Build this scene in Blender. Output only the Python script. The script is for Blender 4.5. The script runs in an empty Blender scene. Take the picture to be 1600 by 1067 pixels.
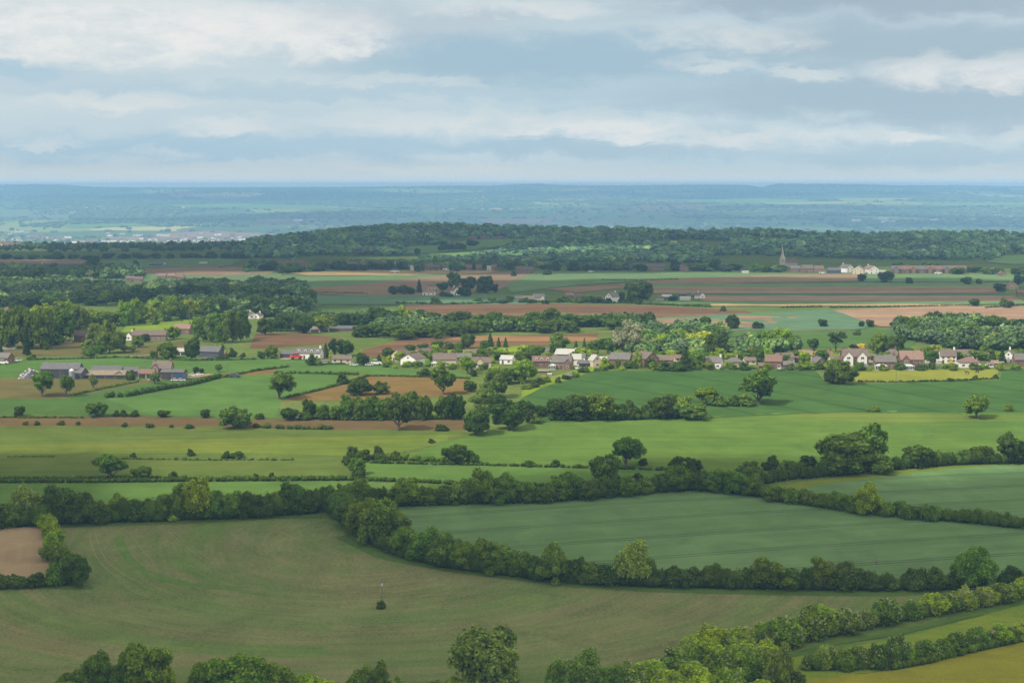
import bpy, bmesh, math, random
import numpy as np
from mathutils import Vector

SC = bpy.context.scene
COL = SC.collection
F = 3000.0; CXP = 800.0; CYP = 533.5; HOR = 291.0; CZ = 125.0
TILT = math.atan((CYP - HOR) / F)
CT, ST = math.cos(TILT), math.sin(TILT)

# ------------------------------------------------------------------ terrain
_PD = [(-60, 1.0), (0, 1.7), (25, 12), (60, 35), (120, 68), (200, 98), (300, 116), (400, 122.5), (476, 123.3), (555, 121.5),
       (652, 111), (732, 105.5), (811, 98), (900, 92.5), (968, 90), (1100, 89.5), (1300, 90.5), (1600, 91), (2000, 92),
       (2500, 93.5), (2900, 99), (3400, 108), (5040, 162), (6800, 215), (9000, 243), (10760, 237), (13400, 188),
       (16700, 112.5), (20000, 31), (22200, 15), (23500, 20), (26600, 73), (42000, 100)]
_ty = np.arange(-60, 42000, 5.0)
_td = np.interp(_ty, [p[0] for p in _PD], [p[1] for p in _PD])
_td = _td + 0.00033 * np.clip(_ty, 0, None)
def _smooth(a, n):
    k = np.hanning(2 * n + 1); k /= k.sum()
    return np.convolve(np.pad(a, n, mode='edge'), k, mode='valid')
_s1, _s2 = _smooth(_td, 8), _smooth(_td, 80)
_w = np.clip((_ty - 2300) / 900, 0, 1)
_td = _s1 * (1 - _w) + _s2 * _w
_HX = (np.array([200, 380, 450, 550, 640, 720, 800, 900, 1000, 1100, 1250, 1400, 1600, 2000]) - 800) / 3000 * 3500
_HH = [0, 2, 13, 26, 31, 33, 30, 27, 30, 26, 18, 16, 19, 14]

def ground(x, y):
    x = np.asarray(x, float); y = np.asarray(y, float)
    z = CZ - np.interp(y, _ty, _td)
    near = np.clip((y - 380) / 200, 0, 1)
    und = 0.55 * np.sin(x / 52 + 1.3 * np.sin(y / 95)) + 0.45 * np.sin(y / 61 + x / 140 + 2.0) + 0.35 * np.sin(x / 90 - y / 75)
    z = z + und * near
    z = z + np.interp(x, _HX, _HH) * np.exp(-((y - 3500) / 520) ** 2)
    far = np.clip((y - 10500) / 2500, 0, 1) * (1 - .9 * np.exp(-((y - 22200) / 1800) ** 2))
    z = z + far * (24 * np.sin(x / 1240 + y / 1800) * np.sin(y / 900 + x / 3000) + 9 * np.sin(x / 520 + 2.1 * np.sin(y / 1200))
                   + 9 * np.sin(x / 2600 + 1.0) + 12 * np.exp(-((x - 280) / 1300) ** 2 - ((y - 22500) / 1800) ** 2))
    crest = np.interp(x / np.maximum(y, 1) * F + CXP, [0, 60, 110, 150, 300, 400, 560, 640, 720, 765, 800, 840, 870, 930, 1000, 1090, 1165, 1188, 1212, 1330, 1400, 1500, 1600],
                      [18, 24, 18, 0, -3, -4, -2, 3, 11, 9, 20, 27, 16, 10, 13, 18, 17, -5, 26, 24, 12, 16, 8])
    z = z + 1.35 * crest * np.exp(-((y - 22200) / 1500) ** 2)
    return z

_steps = 260 * np.exp(np.arange(0, 3200) * 0.0016)
_cache = {}
def P(px, py):
    """pixel of the photograph -> point on the terrain"""
    k = (round(px, 1), round(py, 1))
    if k in _cache: return _cache[k]
    u = (px - CXP) / F; v = -(py - CYP) / F
    dy = CT + v * ST; dz = -ST + v * CT
    t = _steps / dy
    below = (CZ + t * dz) <= ground(t * u, _steps)
    i = int(np.argmax(below)) if below.any() else len(_steps) - 1
    if i > 0:
        lo, hi = _steps[i - 1], _steps[i]
        for _ in range(18):
            m = (lo + hi) / 2; tm = m / dy
            if CZ + tm * dz <= ground(tm * u, m): hi = m
            else: lo = m
        Y = hi
    else: Y = _steps[0]
    X = Y / dy * u
    r = Vector((X, Y, float(ground(X, Y)))); _cache[k] = r
    return r
def scale_at(p):
    return F / (p.y * CT + (CZ - p.z) * ST)      # photo pixels per metre
def proj(x, y, z):
    d = y * CT + (CZ - z) * ST
    return CXP + F * x / d, CYP - F * (y * ST * 1.0 + (z - CZ) * CT) / d

# ------------------------------------------------------------------ object helpers
def tag(o, label=None, cat=None, group=None, kind=None):
    if label: o['label'] = label
    if cat: o['category'] = cat
    if group: o['group'] = group
    if kind: o['kind'] = kind
    return o
def empty(name, loc, rz=0):
    o = bpy.data.objects.new(name, None); COL.objects.link(o)
    o.location = loc; o.rotation_euler = (0, 0, rz); o.empty_display_size = .5
    return o
def link(name, me, parent=None, mat=None):
    o = bpy.data.objects.new(name, me); COL.objects.link(o)
    if parent is not None: o.parent = parent
    if mat is not None:
        if len(me.materials) == 0: me.materials.append(mat)
    return o
def mesh_np(name, V, faces, smooth=False):
    """faces: list of int arrays (n,3) / (n,4)"""
    me = bpy.data.meshes.new(name)
    V = np.asarray(V, np.float32)
    loops = np.concatenate([f.ravel() for f in faces]).astype(np.int32)
    cnt = np.concatenate([np.full(len(f), f.shape[1]) for f in faces]).astype(np.int32)
    start = np.concatenate([[0], np.cumsum(cnt)[:-1]]).astype(np.int32)
    me.vertices.add(len(V)); me.vertices.foreach_set('co', V.ravel())
    me.loops.add(len(loops)); me.loops.foreach_set('vertex_index', loops)
    me.polygons.add(len(cnt)); me.polygons.foreach_set('loop_start', start); me.polygons.foreach_set('loop_total', cnt)
    if smooth: me.polygons.foreach_set('use_smooth', np.ones(len(cnt), bool))
    me.update(calc_edges=True); me.validate()
    return me
class MB:
    """collects boxes, prisms, tubes into one mesh"""
    def __init__(s): s.v = []; s.f = []
    def add(s, vs, fs):
        n = len(s.v); s.v += [tuple(v) for v in vs]; s.f += [tuple(n + i for i in f) for f in fs]
    def box(s, x0, x1, y0, y1, z0, z1):
        s.add([(x0, y0, z0), (x1, y0, z0), (x1, y1, z0), (x0, y1, z0), (x0, y0, z1), (x1, y0, z1), (x1, y1, z1), (x0, y1, z1)],
              [(0, 3, 2, 1), (4, 5, 6, 7), (0, 1, 5, 4), (1, 2, 6, 5), (2, 3, 7, 6), (3, 0, 4, 7)])
    def tube(s, p, q, r0, r1, n=6):
        p = Vector(p); q = Vector(q); d = (q - p).normalized()
        a = d.orthogonal().normalized(); b = d.cross(a)
        vs = []
        for c, r in ((p, r0), (q, r1)):
            for i in range(n):
                t = 2 * math.pi * i / n; vs.append(c + a * (r * math.cos(t)) + b * (r * math.sin(t)))
        fs = [(i, (i + 1) % n, n + (i + 1) % n, n + i) for i in range(n)] + [tuple(range(n))[::-1], tuple(range(n, 2 * n))]
        s.add(vs, fs)
    def mesh(s, name):
        me = bpy.data.meshes.new(name); me.from_pydata(s.v, [], s.f); me.update(); return me
    def build(s, name, mat, parent=None):
        me = s.mesh(name); me.materials.append(mat); return link(name, me, parent)

# ------------------------------------------------------------------ material helpers
def lin(c):
    c = c / 255.0
    return c / 12.92 if c <= .04045 else ((c + .055) / 1.055) ** 2.4
def srgb(r, g, b, k=1.0): return (lin(r) * k, lin(g) * k, lin(b) * k, 1)
class N:
    """tiny node-graph writer"""
    def __init__(s, tree): s.t = tree; tree.nodes.clear()
    def n(s, typ, ins=None, **kw):
        nd = s.t.nodes.new(typ)
        for k, v in kw.items(): setattr(nd, k, v)
        for k, v in (ins or {}).items(): s.set(nd.inputs[k], v)
        return nd
    def set(s, sock, v):
        if isinstance(v, bpy.types.NodeSocket): s.t.links.new(v, sock)
        elif isinstance(v, bpy.types.Node): s.t.links.new(v.outputs[0], sock)
        else: sock.default_value = v
    def math(s, op, a, b=0.0, c=None, clamp=False):
        nd = s.n('ShaderNodeMath', {0: a, 1: b}, operation=op); nd.use_clamp = clamp
        if c is not None: s.set(nd.inputs[2], c)
        return nd.outputs[0]
    def mix(s, f, a, b, blend='MIX'):
        nd = s.n('ShaderNodeMix', data_type='RGBA', blend_type=blend); nd.clamp_factor = True
        s.set(nd.inputs[0], f); s.set(nd.inputs[6], a); s.set(nd.inputs[7], b)
        return nd.outputs[2]
    def ramp(s, v, a, b, c=0.0, d=1.0, kind='LINEAR'):
        nd = s.n('ShaderNodeMapRange', {0: v, 1: a, 2: b, 3: c, 4: d}); nd.clamp = True; nd.interpolation_type = kind
        return nd.outputs[0]
    def noise(s, vec, scale, detail=2.0, rough=.5, dist=0.0, dim='3D'):
        nd = s.n('ShaderNodeTexNoise', {'Scale': scale, 'Detail': detail, 'Roughness': rough, 'Distortion': dist}, noise_dimensions=dim)
        s.set(nd.inputs['Vector'], vec); return nd.outputs[0]
    def mapping(s, vec, rot=0.0, scale=(1, 1, 1), loc=(0, 0, 0)):
        nd = s.n('ShaderNodeMapping', {'Rotation': (0, 0, rot), 'Scale': scale, 'Location': loc}); s.set(nd.inputs['Vector'], vec)
        return nd.outputs[0]
    def sep(s, vec):
        nd = s.n('ShaderNodeSeparateXYZ'); s.set(nd.inputs[0], vec); return nd.outputs
    def comb(s, x, y, z=0.0):
        return s.n('ShaderNodeCombineXYZ', {0: x, 1: y, 2: z}).outputs[0]
def new_mat(name):
    m = bpy.data.materials.new(name); m.use_nodes = True
    return m, N(m.node_tree)
def finish(n, shader):
    o = n.n('ShaderNodeOutputMaterial'); n.set(o.inputs['Surface'], shader)
SKYK, OVERHEAD, HAZE, EXPO = 1.05, 2.1, 8.0e-5, 0.0; DEN = True; PREF = 'NONE'
# ------------------------------------------------------------------ foliage
def foliage_mat(name, use_obj=True, fixed=None, var=.85):
    m, n = new_mat(name)
    geo = n.n('ShaderNodeNewGeometry'); oi = n.n('ShaderNodeObjectInfo'); tc = n.n('ShaderNodeTexCoord')
    base = oi.outputs['Color'] if use_obj else fixed
    rnd = geo.outputs['Random Per Island']
    clump = n.noise(tc.outputs['Object'] if use_obj else geo.outputs['Position'], 5.0 if use_obj else .035, 2.0, .6)
    k = n.math('ADD', n.math('MULTIPLY', rnd, var), n.math('MULTIPLY', n.ramp(clump, .3, .7), .55))
    k = n.math('ADD', k, .32)
    c = n.mix(1.0, base, n.comb(k, k, n.math('MULTIPLY', k, .9)), 'MULTIPLY')
    c = n.mix(n.math('MULTIPLY', n.ramp(clump, .52, .72), .35), c, n.mix(1.0, c, (1.25, 1.15, .8, 1), 'MULTIPLY'))
    if use_obj:   # blossom: share of cream flower clusters is 1 - alpha of the object colour
        fl = n.math('GREATER_THAN', n.math('FRACT', n.math('MULTIPLY', rnd, 17.3)), oi.outputs['Alpha'])
        c = n.mix(fl, c, (.30, .34, .16, 1))
    d = n.n('ShaderNodeBsdfDiffuse', {'Color': c}); t = n.n('ShaderNodeBsdfTranslucent', {'Color': c})
    finish(n, n.n('ShaderNodeMixShader', {0: .38, 1: d.outputs[0], 2: t.outputs[0]}).outputs[0])
    return m
M_LEAF = foliage_mat('leaves')
def simple_mat(name, c, var=.25, scale=1.5, rough=.8, c2=None, obj_color=False):
    m, n = new_mat(name)
    tc = n.n('ShaderNodeTexCoord'); v = tc.outputs['Object']
    f = n.noise(v, scale, 3.0, .6)
    base = n.n('ShaderNodeObjectInfo').outputs['Color'] if obj_color else c
    if c2 is None:
        k = n.ramp(f, .25, .75, 1 - var, 1 + var)
        col = n.mix(1.0, base, n.comb(k, k, k), 'MULTIPLY')
    else: col = n.mix(n.ramp(f, .35, .65), base, c2)
    b = n.n('ShaderNodeBsdfPrincipled', {'Base Color': col, 'Roughness': rough})
    finish(n, b.outputs[0]); return m
M_BARK = simple_mat('bark', (.075, .06, .045, 1), .4, 6.0, .95)
def course_mat(name, c, line, pitch, rough=.75, var=.25):
    """bricks / tiles / cladding: courses across object z or along the slope"""
    m, n = new_mat(name)
    tc = n.n('ShaderNodeTexCoord'); v = tc.outputs['Object']; x, y, z = n.sep(v)[:3]
    f = n.noise(v, .8, 3.0, .65); g = n.noise(v, 5.0, 1.0)
    k = n.math('ADD', n.ramp(f, .25, .75, 1 - var, 1 + var * .6), n.ramp(g, .3, .7, -.1, .1))
    l = n.math('LESS_THAN', n.math('FRACT', n.math('DIVIDE', z, pitch)), .16)
    col = n.mix(n.math('MULTIPLY', l, .4), n.mix(1.0, c, n.comb(k, k, k), 'MULTIPLY'), line)
    finish(n, n.n('ShaderNodeBsdfPrincipled', {'Base Color': col, 'Roughness': rough}).outputs[0]); return m
WALL = {
 'brick': course_mat('red_brick', (.145, .078, .056, 1), (.17, .13, .1, 1), .3),
 'pink': course_mat('pale_brick', (.19, .12, .088, 1), (.22, .17, .14, 1), .3),
 'cream': course_mat('cream_render', (.46, .40, .28, 1), (.40, .35, .25, 1), 2.6, .85, .12),
 'white': course_mat('white_render', (.62, .61, .58, 1), (.58, .57, .54, 1), 2.6, .8, .1),
 'tan': course_mat('tan_stone', (.38, .29, .2, 1), (.3, .23, .16, 1), .4),
 'stone': course_mat('grey_stone', (.42, .37, .29, 1), (.3, .27, .21, 1), .5),
 'dark': course_mat('dark_sheet_cladding', (.055, .065, .085, 1), (.09, .1, .12, 1), 1.0, .6),
 'wood': course_mat('brown_boarding', (.12, .08, .05, 1), (.07, .05, .03, 1), .25),
}
ROOF = {
 'brown': course_mat('brown_tiles', (.125, .093, .076, 1), (.075, .055, .046, 1), .35),
 'grey': course_mat('grey_slates', (.115, .105, .1, 1), (.07, .068, .066, 1), .35),
 'red': course_mat('red_tiles', (.155, .088, .066, 1), (.1, .06, .045, 1), .35),
 'salmon': course_mat('salmon_tiles', (.2, .125, .095, 1), (.14, .09, .07, 1), .35),
 'pale': course_mat('pale_sheet_roof', (.34, .335, .32, 1), (.28, .27, .26, 1), 1.2, .5, .12),
 'tan': course_mat('tan_tiles', (.19, .155, .11, 1), (.13, .105, .08, 1), .35),
 'slate': course_mat('blue_grey_sheet_roof', (.095, .093, .1, 1), (.07, .07, .075, 1), 1.2, .55),
}
M_GLASS = simple_mat('window_glass', (.035, .04, .05, 1), .3, 1.0, .12)
M_FRAME = simple_mat('white_joinery', (.6, .6, .58, 1), .05, 2.0, .5)
M_CONS = simple_mat('conservatory_glass', (.36, .38, .38, 1), .15, 1.0, .2)
M_DOOR = simple_mat('painted_door', (.07, .06, .07, 1), .2, 2.0, .5)
M_POT = simple_mat('clay_pot', (.35, .17, .1, 1), .2, 4.0, .8)
M_POLE = simple_mat('weathered_pole', (.13, .12, .11, 1), .3, 3.0, .9)
M_PORC = simple_mat('white_porcelain', (.3, .28, .26, 1), .05, 3.0, .3)
M_WIRE = simple_mat('wire_metal', (.12, .12, .13, 1), .1, 3.0, .4)
M_CAR = simple_mat('car_paint', (1, 1, 1, 1), .05, 1.0, .3, obj_color=True)
M_TYRE = simple_mat('tyre_rubber', (.03, .03, .03, 1), .2, 3.0, .9)
M_SHEET_SHADE = simple_mat('black_sheet_and_shade', (.035, .035, .045, 1), .5, .6, .45)
M_WHITE = simple_mat('weathered_white', (.5, .5, .48, 1), .2, 3.0, .8)
M_BLUE = simple_mat('blue_tarpaulin', (.03, .08, .2, 1), .3, 2.0, .5)
M_REDS = simple_mat('red_paint', (.62, .09, .06, 1), .15, 2.0, .5)
M_GREENS = simple_mat('green_paint', (.12, .3, .24, 1), .15, 2.0, .5)
M_HORSE = simple_mat('bay_coat', (.05, .03, .02, 1), .3, 3.0, .7)

# ------------------------------------------------------------------ fields
def field_mat(name, c1, c2, big=.012, rot=0.0, stretch=6.0, fine=.5, tram=0.0, trot=None, speck=.25, c3=None, c3t=(.56, .72), center=None, band=0.0, tramc=.55):
    """crop or soil: soft patches, streaks along the drilling direction, speckle, wheelings"""
    m, n = new_mat(name)
    pos = n.n('ShaderNodeNewGeometry').outputs['Position']
    if center is None:
        rv = n.mapping(pos, rot); st = n.mapping(rv, 0, (1 / stretch, 1, 1))
        across = n.sep(rv)[1]
    else:          # drilled on a curve about a point
        rel = n.n('ShaderNodeVectorMath', {0: pos, 1: (center[0], center[1], 0)}, operation='SUBTRACT').outputs[0]
        x, y, z = n.sep(rel)[:3]
        rad = n.math('SQRT', n.math('ADD', n.math('MULTIPLY', x, x), n.math('MULTIPLY', y, y)))
        ang = n.math('ARCTAN2', x, y)
        st = n.comb(n.math('MULTIPLY', ang, center[2] / stretch), rad, 0.0); across = rad
    patches = n.noise(pos, big, 3.0, .6, .6)
    streak = n.noise(st, .09, 4.0, .62)
    lines = n.noise(st, .75, 2.0, .6); rows_ = n.noise(st, .28, 3.0, .7)
    grain = n.noise(pos, 1.3, 2.0, .7)
    f = n.math('ADD', n.math('MULTIPLY', n.ramp(patches, .3, .7), .45), n.math('MULTIPLY', n.ramp(streak, .3, .7), .55))
    f = n.math('ADD', f, n.math('MULTIPLY', n.math('SUBTRACT', lines, .5), fine))
    f = n.math('ADD', f, n.math('MULTIPLY', n.math('SUBTRACT', rows_, .5), fine * 1.3))
    f = n.math('ADD', f, n.math('MULTIPLY', n.math('SUBTRACT', grain, .5), speck), None, True)
    col = n.mix(f, c1, c2)
    if c3 is not None:
        p2 = n.noise(st, .035, 3.0, .6, .4)
        col = n.mix(n.ramp(p2, c3t[0], c3t[1]), col, c3)
    mott = n.noise(pos, .045, 4.0, .65, .8)
    k = n.math('ADD', n.math('MULTIPLY', n.math('SUBTRACT', grain, .5), speck * 1.4), n.math('ADD', n.ramp(mott, .28, .72, .82, 1.18), n.math('MULTIPLY', n.math('SUBTRACT', rows_, .5), .35)))
    if tram > 0:
        if trot is not None: across = n.sep(n.mapping(pos, trot))[1]
        fr = n.math('FRACT', n.math('DIVIDE', n.math('ADD', across, n.math('MULTIPLY', patches, 2.0)), tram))
        a = n.math('LESS_THAN', n.math('ABSOLUTE', n.math('SUBTRACT', fr, .46)), .35 / tram)
        b = n.math('LESS_THAN', n.math('ABSOLUTE', n.math('SUBTRACT', fr, .46 + 2.0 / tram)), .35 / tram)
        k = n.math('MULTIPLY', k, n.math('SUBTRACT', 1.0, n.math('MULTIPLY', n.math('MAXIMUM', a, b), 1 - tramc)))
    col = n.mix(1.0, col, n.comb(k, k, k), 'MULTIPLY')
    finish(n, n.n('ShaderNodeBsdfDiffuse', {'Color': col, 'Roughness': .6}).outputs[0])
    return m
# ------------------------------------------------------------------ the ground sheet
def build_ground():
    ys = [-60.0]
    while ys[-1] < 300: ys.append(ys[-1] + 15)
    while ys[-1] < 24900: ys.append(ys[-1] + max(5.0, ys[-1] * .0105))
    ys = np.array(ys); us = np.linspace(-.46, .46, 171)
    Y, U = np.meshgrid(ys, us, indexing='ij'); X = U * (Y + 160)
    Z = ground(X, Y)
    V = np.stack([X, Y, Z], -1).reshape(-1, 3)
    nr, nc = Y.shape; i = np.arange(nr * nc).reshape(nr, nc)
    q = np.stack([i[:-1, :-1], i[:-1, 1:], i[1:, 1:], i[1:, :-1]], -1).reshape(-1, 4)
    m, n = new_mat('grassland')
    pos = n.n('ShaderNodeNewGeometry').outputs['Position']; x, y, z = n.sep(pos)[:3]
    g = n.noise(pos, .02, 4.0, .65); g2 = n.noise(pos, .4, 3.0, .7)
    near = n.mix(n.ramp(g, .32, .68), srgb(84, 112, 52, .7), srgb(112, 122, 66, .7))
    kk = n.ramp(g2, .3, .7, .75, 1.2); near = n.mix(1.0, near, n.comb(kk, kk, kk), 'MULTIPLY')
    # farmland of the far plain: parcels of grass, corn, rape and plough
    wob = n.n('ShaderNodeVectorMath', {0: n.comb(n.math('DIVIDE', x, 560.0), n.math('DIVIDE', y, 950.0))}, operation='ADD')
    nz = n.n('ShaderNodeTexNoise', {'Scale': .0009, 'Detail': 2.0}); n.set(nz.inputs['Vector'], pos)
    n.set(wob.inputs[1], nz.outputs['Color'])
    vo = n.n('ShaderNodeTexVoronoi', {'Scale': 1.0}, voronoi_dimensions='2D'); n.set(vo.inputs['Vector'], wob.outputs[0])
    cell = n.sep(vo.outputs['Color'])
    rp = n.n('ShaderNodeValToRGB'); n.set(rp.inputs[0], cell[0]); cr = rp.color_ramp; cr.interpolation = 'CONSTANT'
    cols = [(0, (.06, .11, .035, 1)), (.22, (.1, .17, .045, 1)), (.42, (.13, .15, .06, 1)), (.58, (.2, .25, .07, 1)), (.7, (.08, .13, .05, 1)),
            (.82, (.22, .16, .1, 1)), (.92, (.38, .36, .1, 1))]
    while len(cr.elements) < len(cols): cr.elements.new(.5)
    for e, (p, c) in zip(cr.elements, cols): e.position = p; e.color = c
    col = n.mix(n.ramp(y, 4700, 5600), near, rp.outputs[0])
    finish(n, n.n('ShaderNodeBsdfDiffuse', {'Color': col}).outputs[0])
    o = link('terrain', mesh_np('terrain', V, [q], True), None, m)
    tag(o, 'rolling grassy vale rising to wooded hills', 'terrain', kind='structure')
build_ground()

def drape(name, plan, mat, off, label, cat='field', step=None):
    bm = bmesh.new()
    vs = [bm.verts.new((p[0], p[1], 0)) for p in plan]
    bm.faces.new(vs).normal_update()
    bmesh.ops.triangulate(bm, faces=bm.faces[:])
    xs = [p[0] for p in plan]; ys = [p[1] for p in plan]
    my = sum(ys) / len(ys)
    h = step or (9.0 if my < 1150 else 22.0 if my < 2200 else 40.0)
    for ax, lo, hi in ((0, min(xs), max(xs)), (1, min(ys), max(ys))):
        c = math.floor(lo / h) * h + h
        while c < hi:
            no = Vector((1, 0, 0)) if ax == 0 else Vector((0, 1, 0))
            bmesh.ops.bisect_plane(bm, geom=bm.verts[:] + bm.edges[:] + bm.faces[:], dist=1e-4, plane_co=no * c, plane_no=no)
            c += h
    for v in bm.verts: v.co.z = float(ground(v.co.x, v.co.y)) + off
    bmesh.ops.recalc_face_normals(bm, faces=bm.faces[:])
    for f in bm.faces: f.smooth = True
    if bm.faces and sum(f.normal.z for f in bm.faces) < 0: bmesh.ops.reverse_faces(bm, faces=bm.faces[:])
    me = bpy.data.meshes.new(name); bm.to_mesh(me); bm.free(); me.materials.append(mat)
    o = link(name, me); tag(o, label, cat, kind='structure'); return o
def densify(px, step=22.0):
    out = []
    for i in range(len(px)):
        a, b = px[i], px[(i + 1) % len(px)]
        k = max(1, int(math.hypot(b[0] - a[0], (b[1] - a[1]) * 3) / step))
        for j in range(k):
            w_ = 0 if j == 0 else 1.0
            qx, qy = a[0] + (b[0] - a[0]) * j / k, a[1] + (b[1] - a[1]) * j / k
            sc_ = max(.12, (qy - 300) / 500)
            out.append((qx + w_ * 1.5 * sc_ * math.sin(qx * .31 + qy * 1.7), qy + w_ * .8 * sc_ * math.sin(qx * .23 + qy * .9)))
    return out
_lay = [0]
def field(name, px, mat, label):
    _lay[0] += 1
    plan = [P(x, y) for x, y in densify(px)]
    my = sum(p.y for p in plan) / len(plan)
    base = .05 if my < 1150 else .2 if my < 2200 else .5
    drape(name, plan, mat, .1 if mat.name.startswith("greener_thin") else base + (.0025 if my < 1150 else .006) * _lay[0], label)
def line_pts(px, step=14.0, closed=False):
    out = []
    for a, b in zip(px[:-1], px[1:]):
        k = max(1, int(math.hypot(b[0] - a[0], b[1] - a[1]) / step))
        for j in range(k): out.append((a[0] + (b[0] - a[0]) * j / k, a[1] + (b[1] - a[1]) * j / k))
    return out + [px[-1]]
def strip(name, px, w, mat, label, cat='path', off=None):
    pts = [P(x, y) for x, y in line_pts(px, 8.0)]
    L = []; R = []
    for i, p in enumerate(pts):
        a = pts[max(0, i - 1)]; b = pts[min(len(pts) - 1, i + 1)]
        d = Vector((b.x - a.x, b.y - a.y, 0)).normalized(); nrm = Vector((-d.y, d.x, 0)) * (w / 2)
        L.append(p + nrm); R.append(p - nrm)
    off = off or (.16 if pts[0].y < 760 else .3)
    V = [(v.x, v.y, float(ground(v.x, v.y)) + off) for v in L + R]; k = len(pts)
    me = bpy.data.meshes.new(name); me.from_pydata(V, [], [(i, i + 1, k + i + 1, k + i) for i in range(k - 1)]); me.update()
    me.materials.append(mat); o = link(name, me)
    if len(me.polygons) and me.polygons[0].normal.z < 0: me.flip_normals()
    tag(o, label, cat, kind='structure')

KS, KL, KM = .78, .40, .52        # how strongly the photographed colour is taken as the ground's own colour
def S(r, g, b, k=None): return srgb(r, g, b, KS if k is None else k)
def M2(r, g, b): return srgb(r, g, b, KM)
def L_(r, g, b): return srgb(r, g, b, KL)
_c = P(560, 846)
m_stub = field_mat('thin_crop_over_soil', S(88, 110, 60), S(114, 110, 80), .012, 0, 14, 1.0, speck=.8, c3=S(84, 112, 54), c3t=(.5, .68), center=(_c.x, _c.y, 90))
m_bare = field_mat('bare_tilled_soil', S(150, 132, 108), S(132, 116, 92), .02, math.radians(80), 10, .5, speck=.35)
m_blue = field_mat('blue_green_wheat', S(84, 112, 70), S(98, 124, 84), .01, math.radians(-12), 12, .3, 21, None, .2)
m_strip = field_mat('short_green_grass', M2(92, 126, 58), M2(104, 134, 66), .015, 0, 8, .3, speck=.25)
m_mead = field_mat('olive_meadow', M2(90, 118, 54), M2(112, 124, 60), .008, math.radians(-3), 14, .9, speck=.3, c3=M2(132, 140, 56), c3t=(.52, .68))
m_butter = field_mat('buttercup_meadow', M2(104, 126, 54), M2(130, 142, 58), .01, math.radians(-3), 14, .9, speck=.3)
m_wheat = field_mat('green_wheat', M2(92, 126, 58), M2(112, 138, 62), .008, math.radians(-2), 16, .8, 0, None, .25, c3=M2(132, 138, 66), c3t=(.58, .74))
m_wheat2 = field_mat('young_corn', L_(82, 122, 62), L_(96, 130, 68), .01, math.radians(2), 10, .4, 24, math.radians(52), .2)
m_padd = field_mat('yellow_paddock', L_(168, 172, 74), L_(152, 160, 66), .02, 0, 6, .6, speck=.5)
m_plough = field_mat('brown_plough', M2(124, 102, 70), M2(112, 98, 66), .02, 0, 10, .5, speck=.35)
m_farm = field_mat('olive_grazing', L_(122, 126, 72), L_(140, 124, 84), .02, 0, 8, .5, speck=.4)
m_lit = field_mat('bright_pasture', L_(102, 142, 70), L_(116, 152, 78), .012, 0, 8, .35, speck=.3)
m_mid = field_mat('mid_pasture', M2(82, 116, 58), M2(96, 124, 66), .012, 0, 10, .4, speck=.3)
m_tan = field_mat('tan_seedbed', L_(164, 134, 84), L_(146, 124, 74), .015, 0, 8, .4, speck=.3)
m_red = field_mat('red_brown_plough', L_(150, 112, 84), L_(130, 104, 78), .012, 0, 20, 1.2, speck=.4, c3=L_(160, 130, 96), c3t=(.5, .64))
m_redl = field_mat('dry_pale_plough', L_(190, 152, 106), L_(172, 132, 92), .012, 0, 12, .6, speck=.3)
m_gar = field_mat('garden_lawns', L_(104, 132, 62), L_(138, 152, 78), .03, 0, 2, .4, speck=.5)
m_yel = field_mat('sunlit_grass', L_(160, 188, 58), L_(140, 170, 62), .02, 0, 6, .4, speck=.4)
m_f1 = field_mat('far_brown_plough', S(134, 108, 88), S(118, 104, 82), .008, 0, 22, 1.2, speck=.3, c3=S(142, 128, 98), c3t=(.5, .64))
m_f2 = field_mat('far_green_crop', S(92, 122, 76), S(104, 122, 84), .008, 0, 14, .7, speck=.2)
m_f3 = field_mat('far_blue_green_crop', S(82, 112, 84), S(92, 116, 86), .008, 0, 14, .6, speck=.2)
m_f4 = field_mat('far_pink_soil', S(146, 116, 96), S(130, 110, 90), .008, 0, 22, 1.1, speck=.3, c3=S(152, 132, 104), c3t=(.5, .64))
m_f5 = field_mat('far_tan_soil', S(160, 138, 98), S(148, 130, 92), .008, 0, 14, .7, speck=.2)
m_f6 = field_mat('far_dark_crop', S(70, 98, 78), S(78, 104, 80), .008, 0, 14, .5, speck=.2)
m_f7 = field_mat('hillside_pasture', S(116, 146, 84), S(104, 136, 78), .008, 0, 6, .5, speck=.2)
m_gold = field_mat('golden_hillside_grass', S(130, 126, 44), S(116, 122, 42), .05, math.radians(12), 4, .6, speck=.6)
m_gold2 = field_mat('rough_green_grass', S(98, 124, 46), S(114, 126, 46), .05, math.radians(12), 4, .6, speck=.6)
m_verge = field_mat('lush_verge', S(70, 98, 44), S(82, 104, 50), .05, 0, 3, .4, speck=.5)
m_swathe = field_mat('greener_thin_crop', S(78, 110, 52), S(94, 110, 60), .03, 0, 3, .9, speck=.8)
m_track = field_mat('pale_wheeling', S(130, 124, 92), S(108, 114, 78), .05, 0, 3, .4, speck=.5)
m_dust = field_mat('pale_stony_track', L_(200, 186, 150), L_(186, 168, 130), .05, 0, 3, .4, speck=.3)

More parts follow.
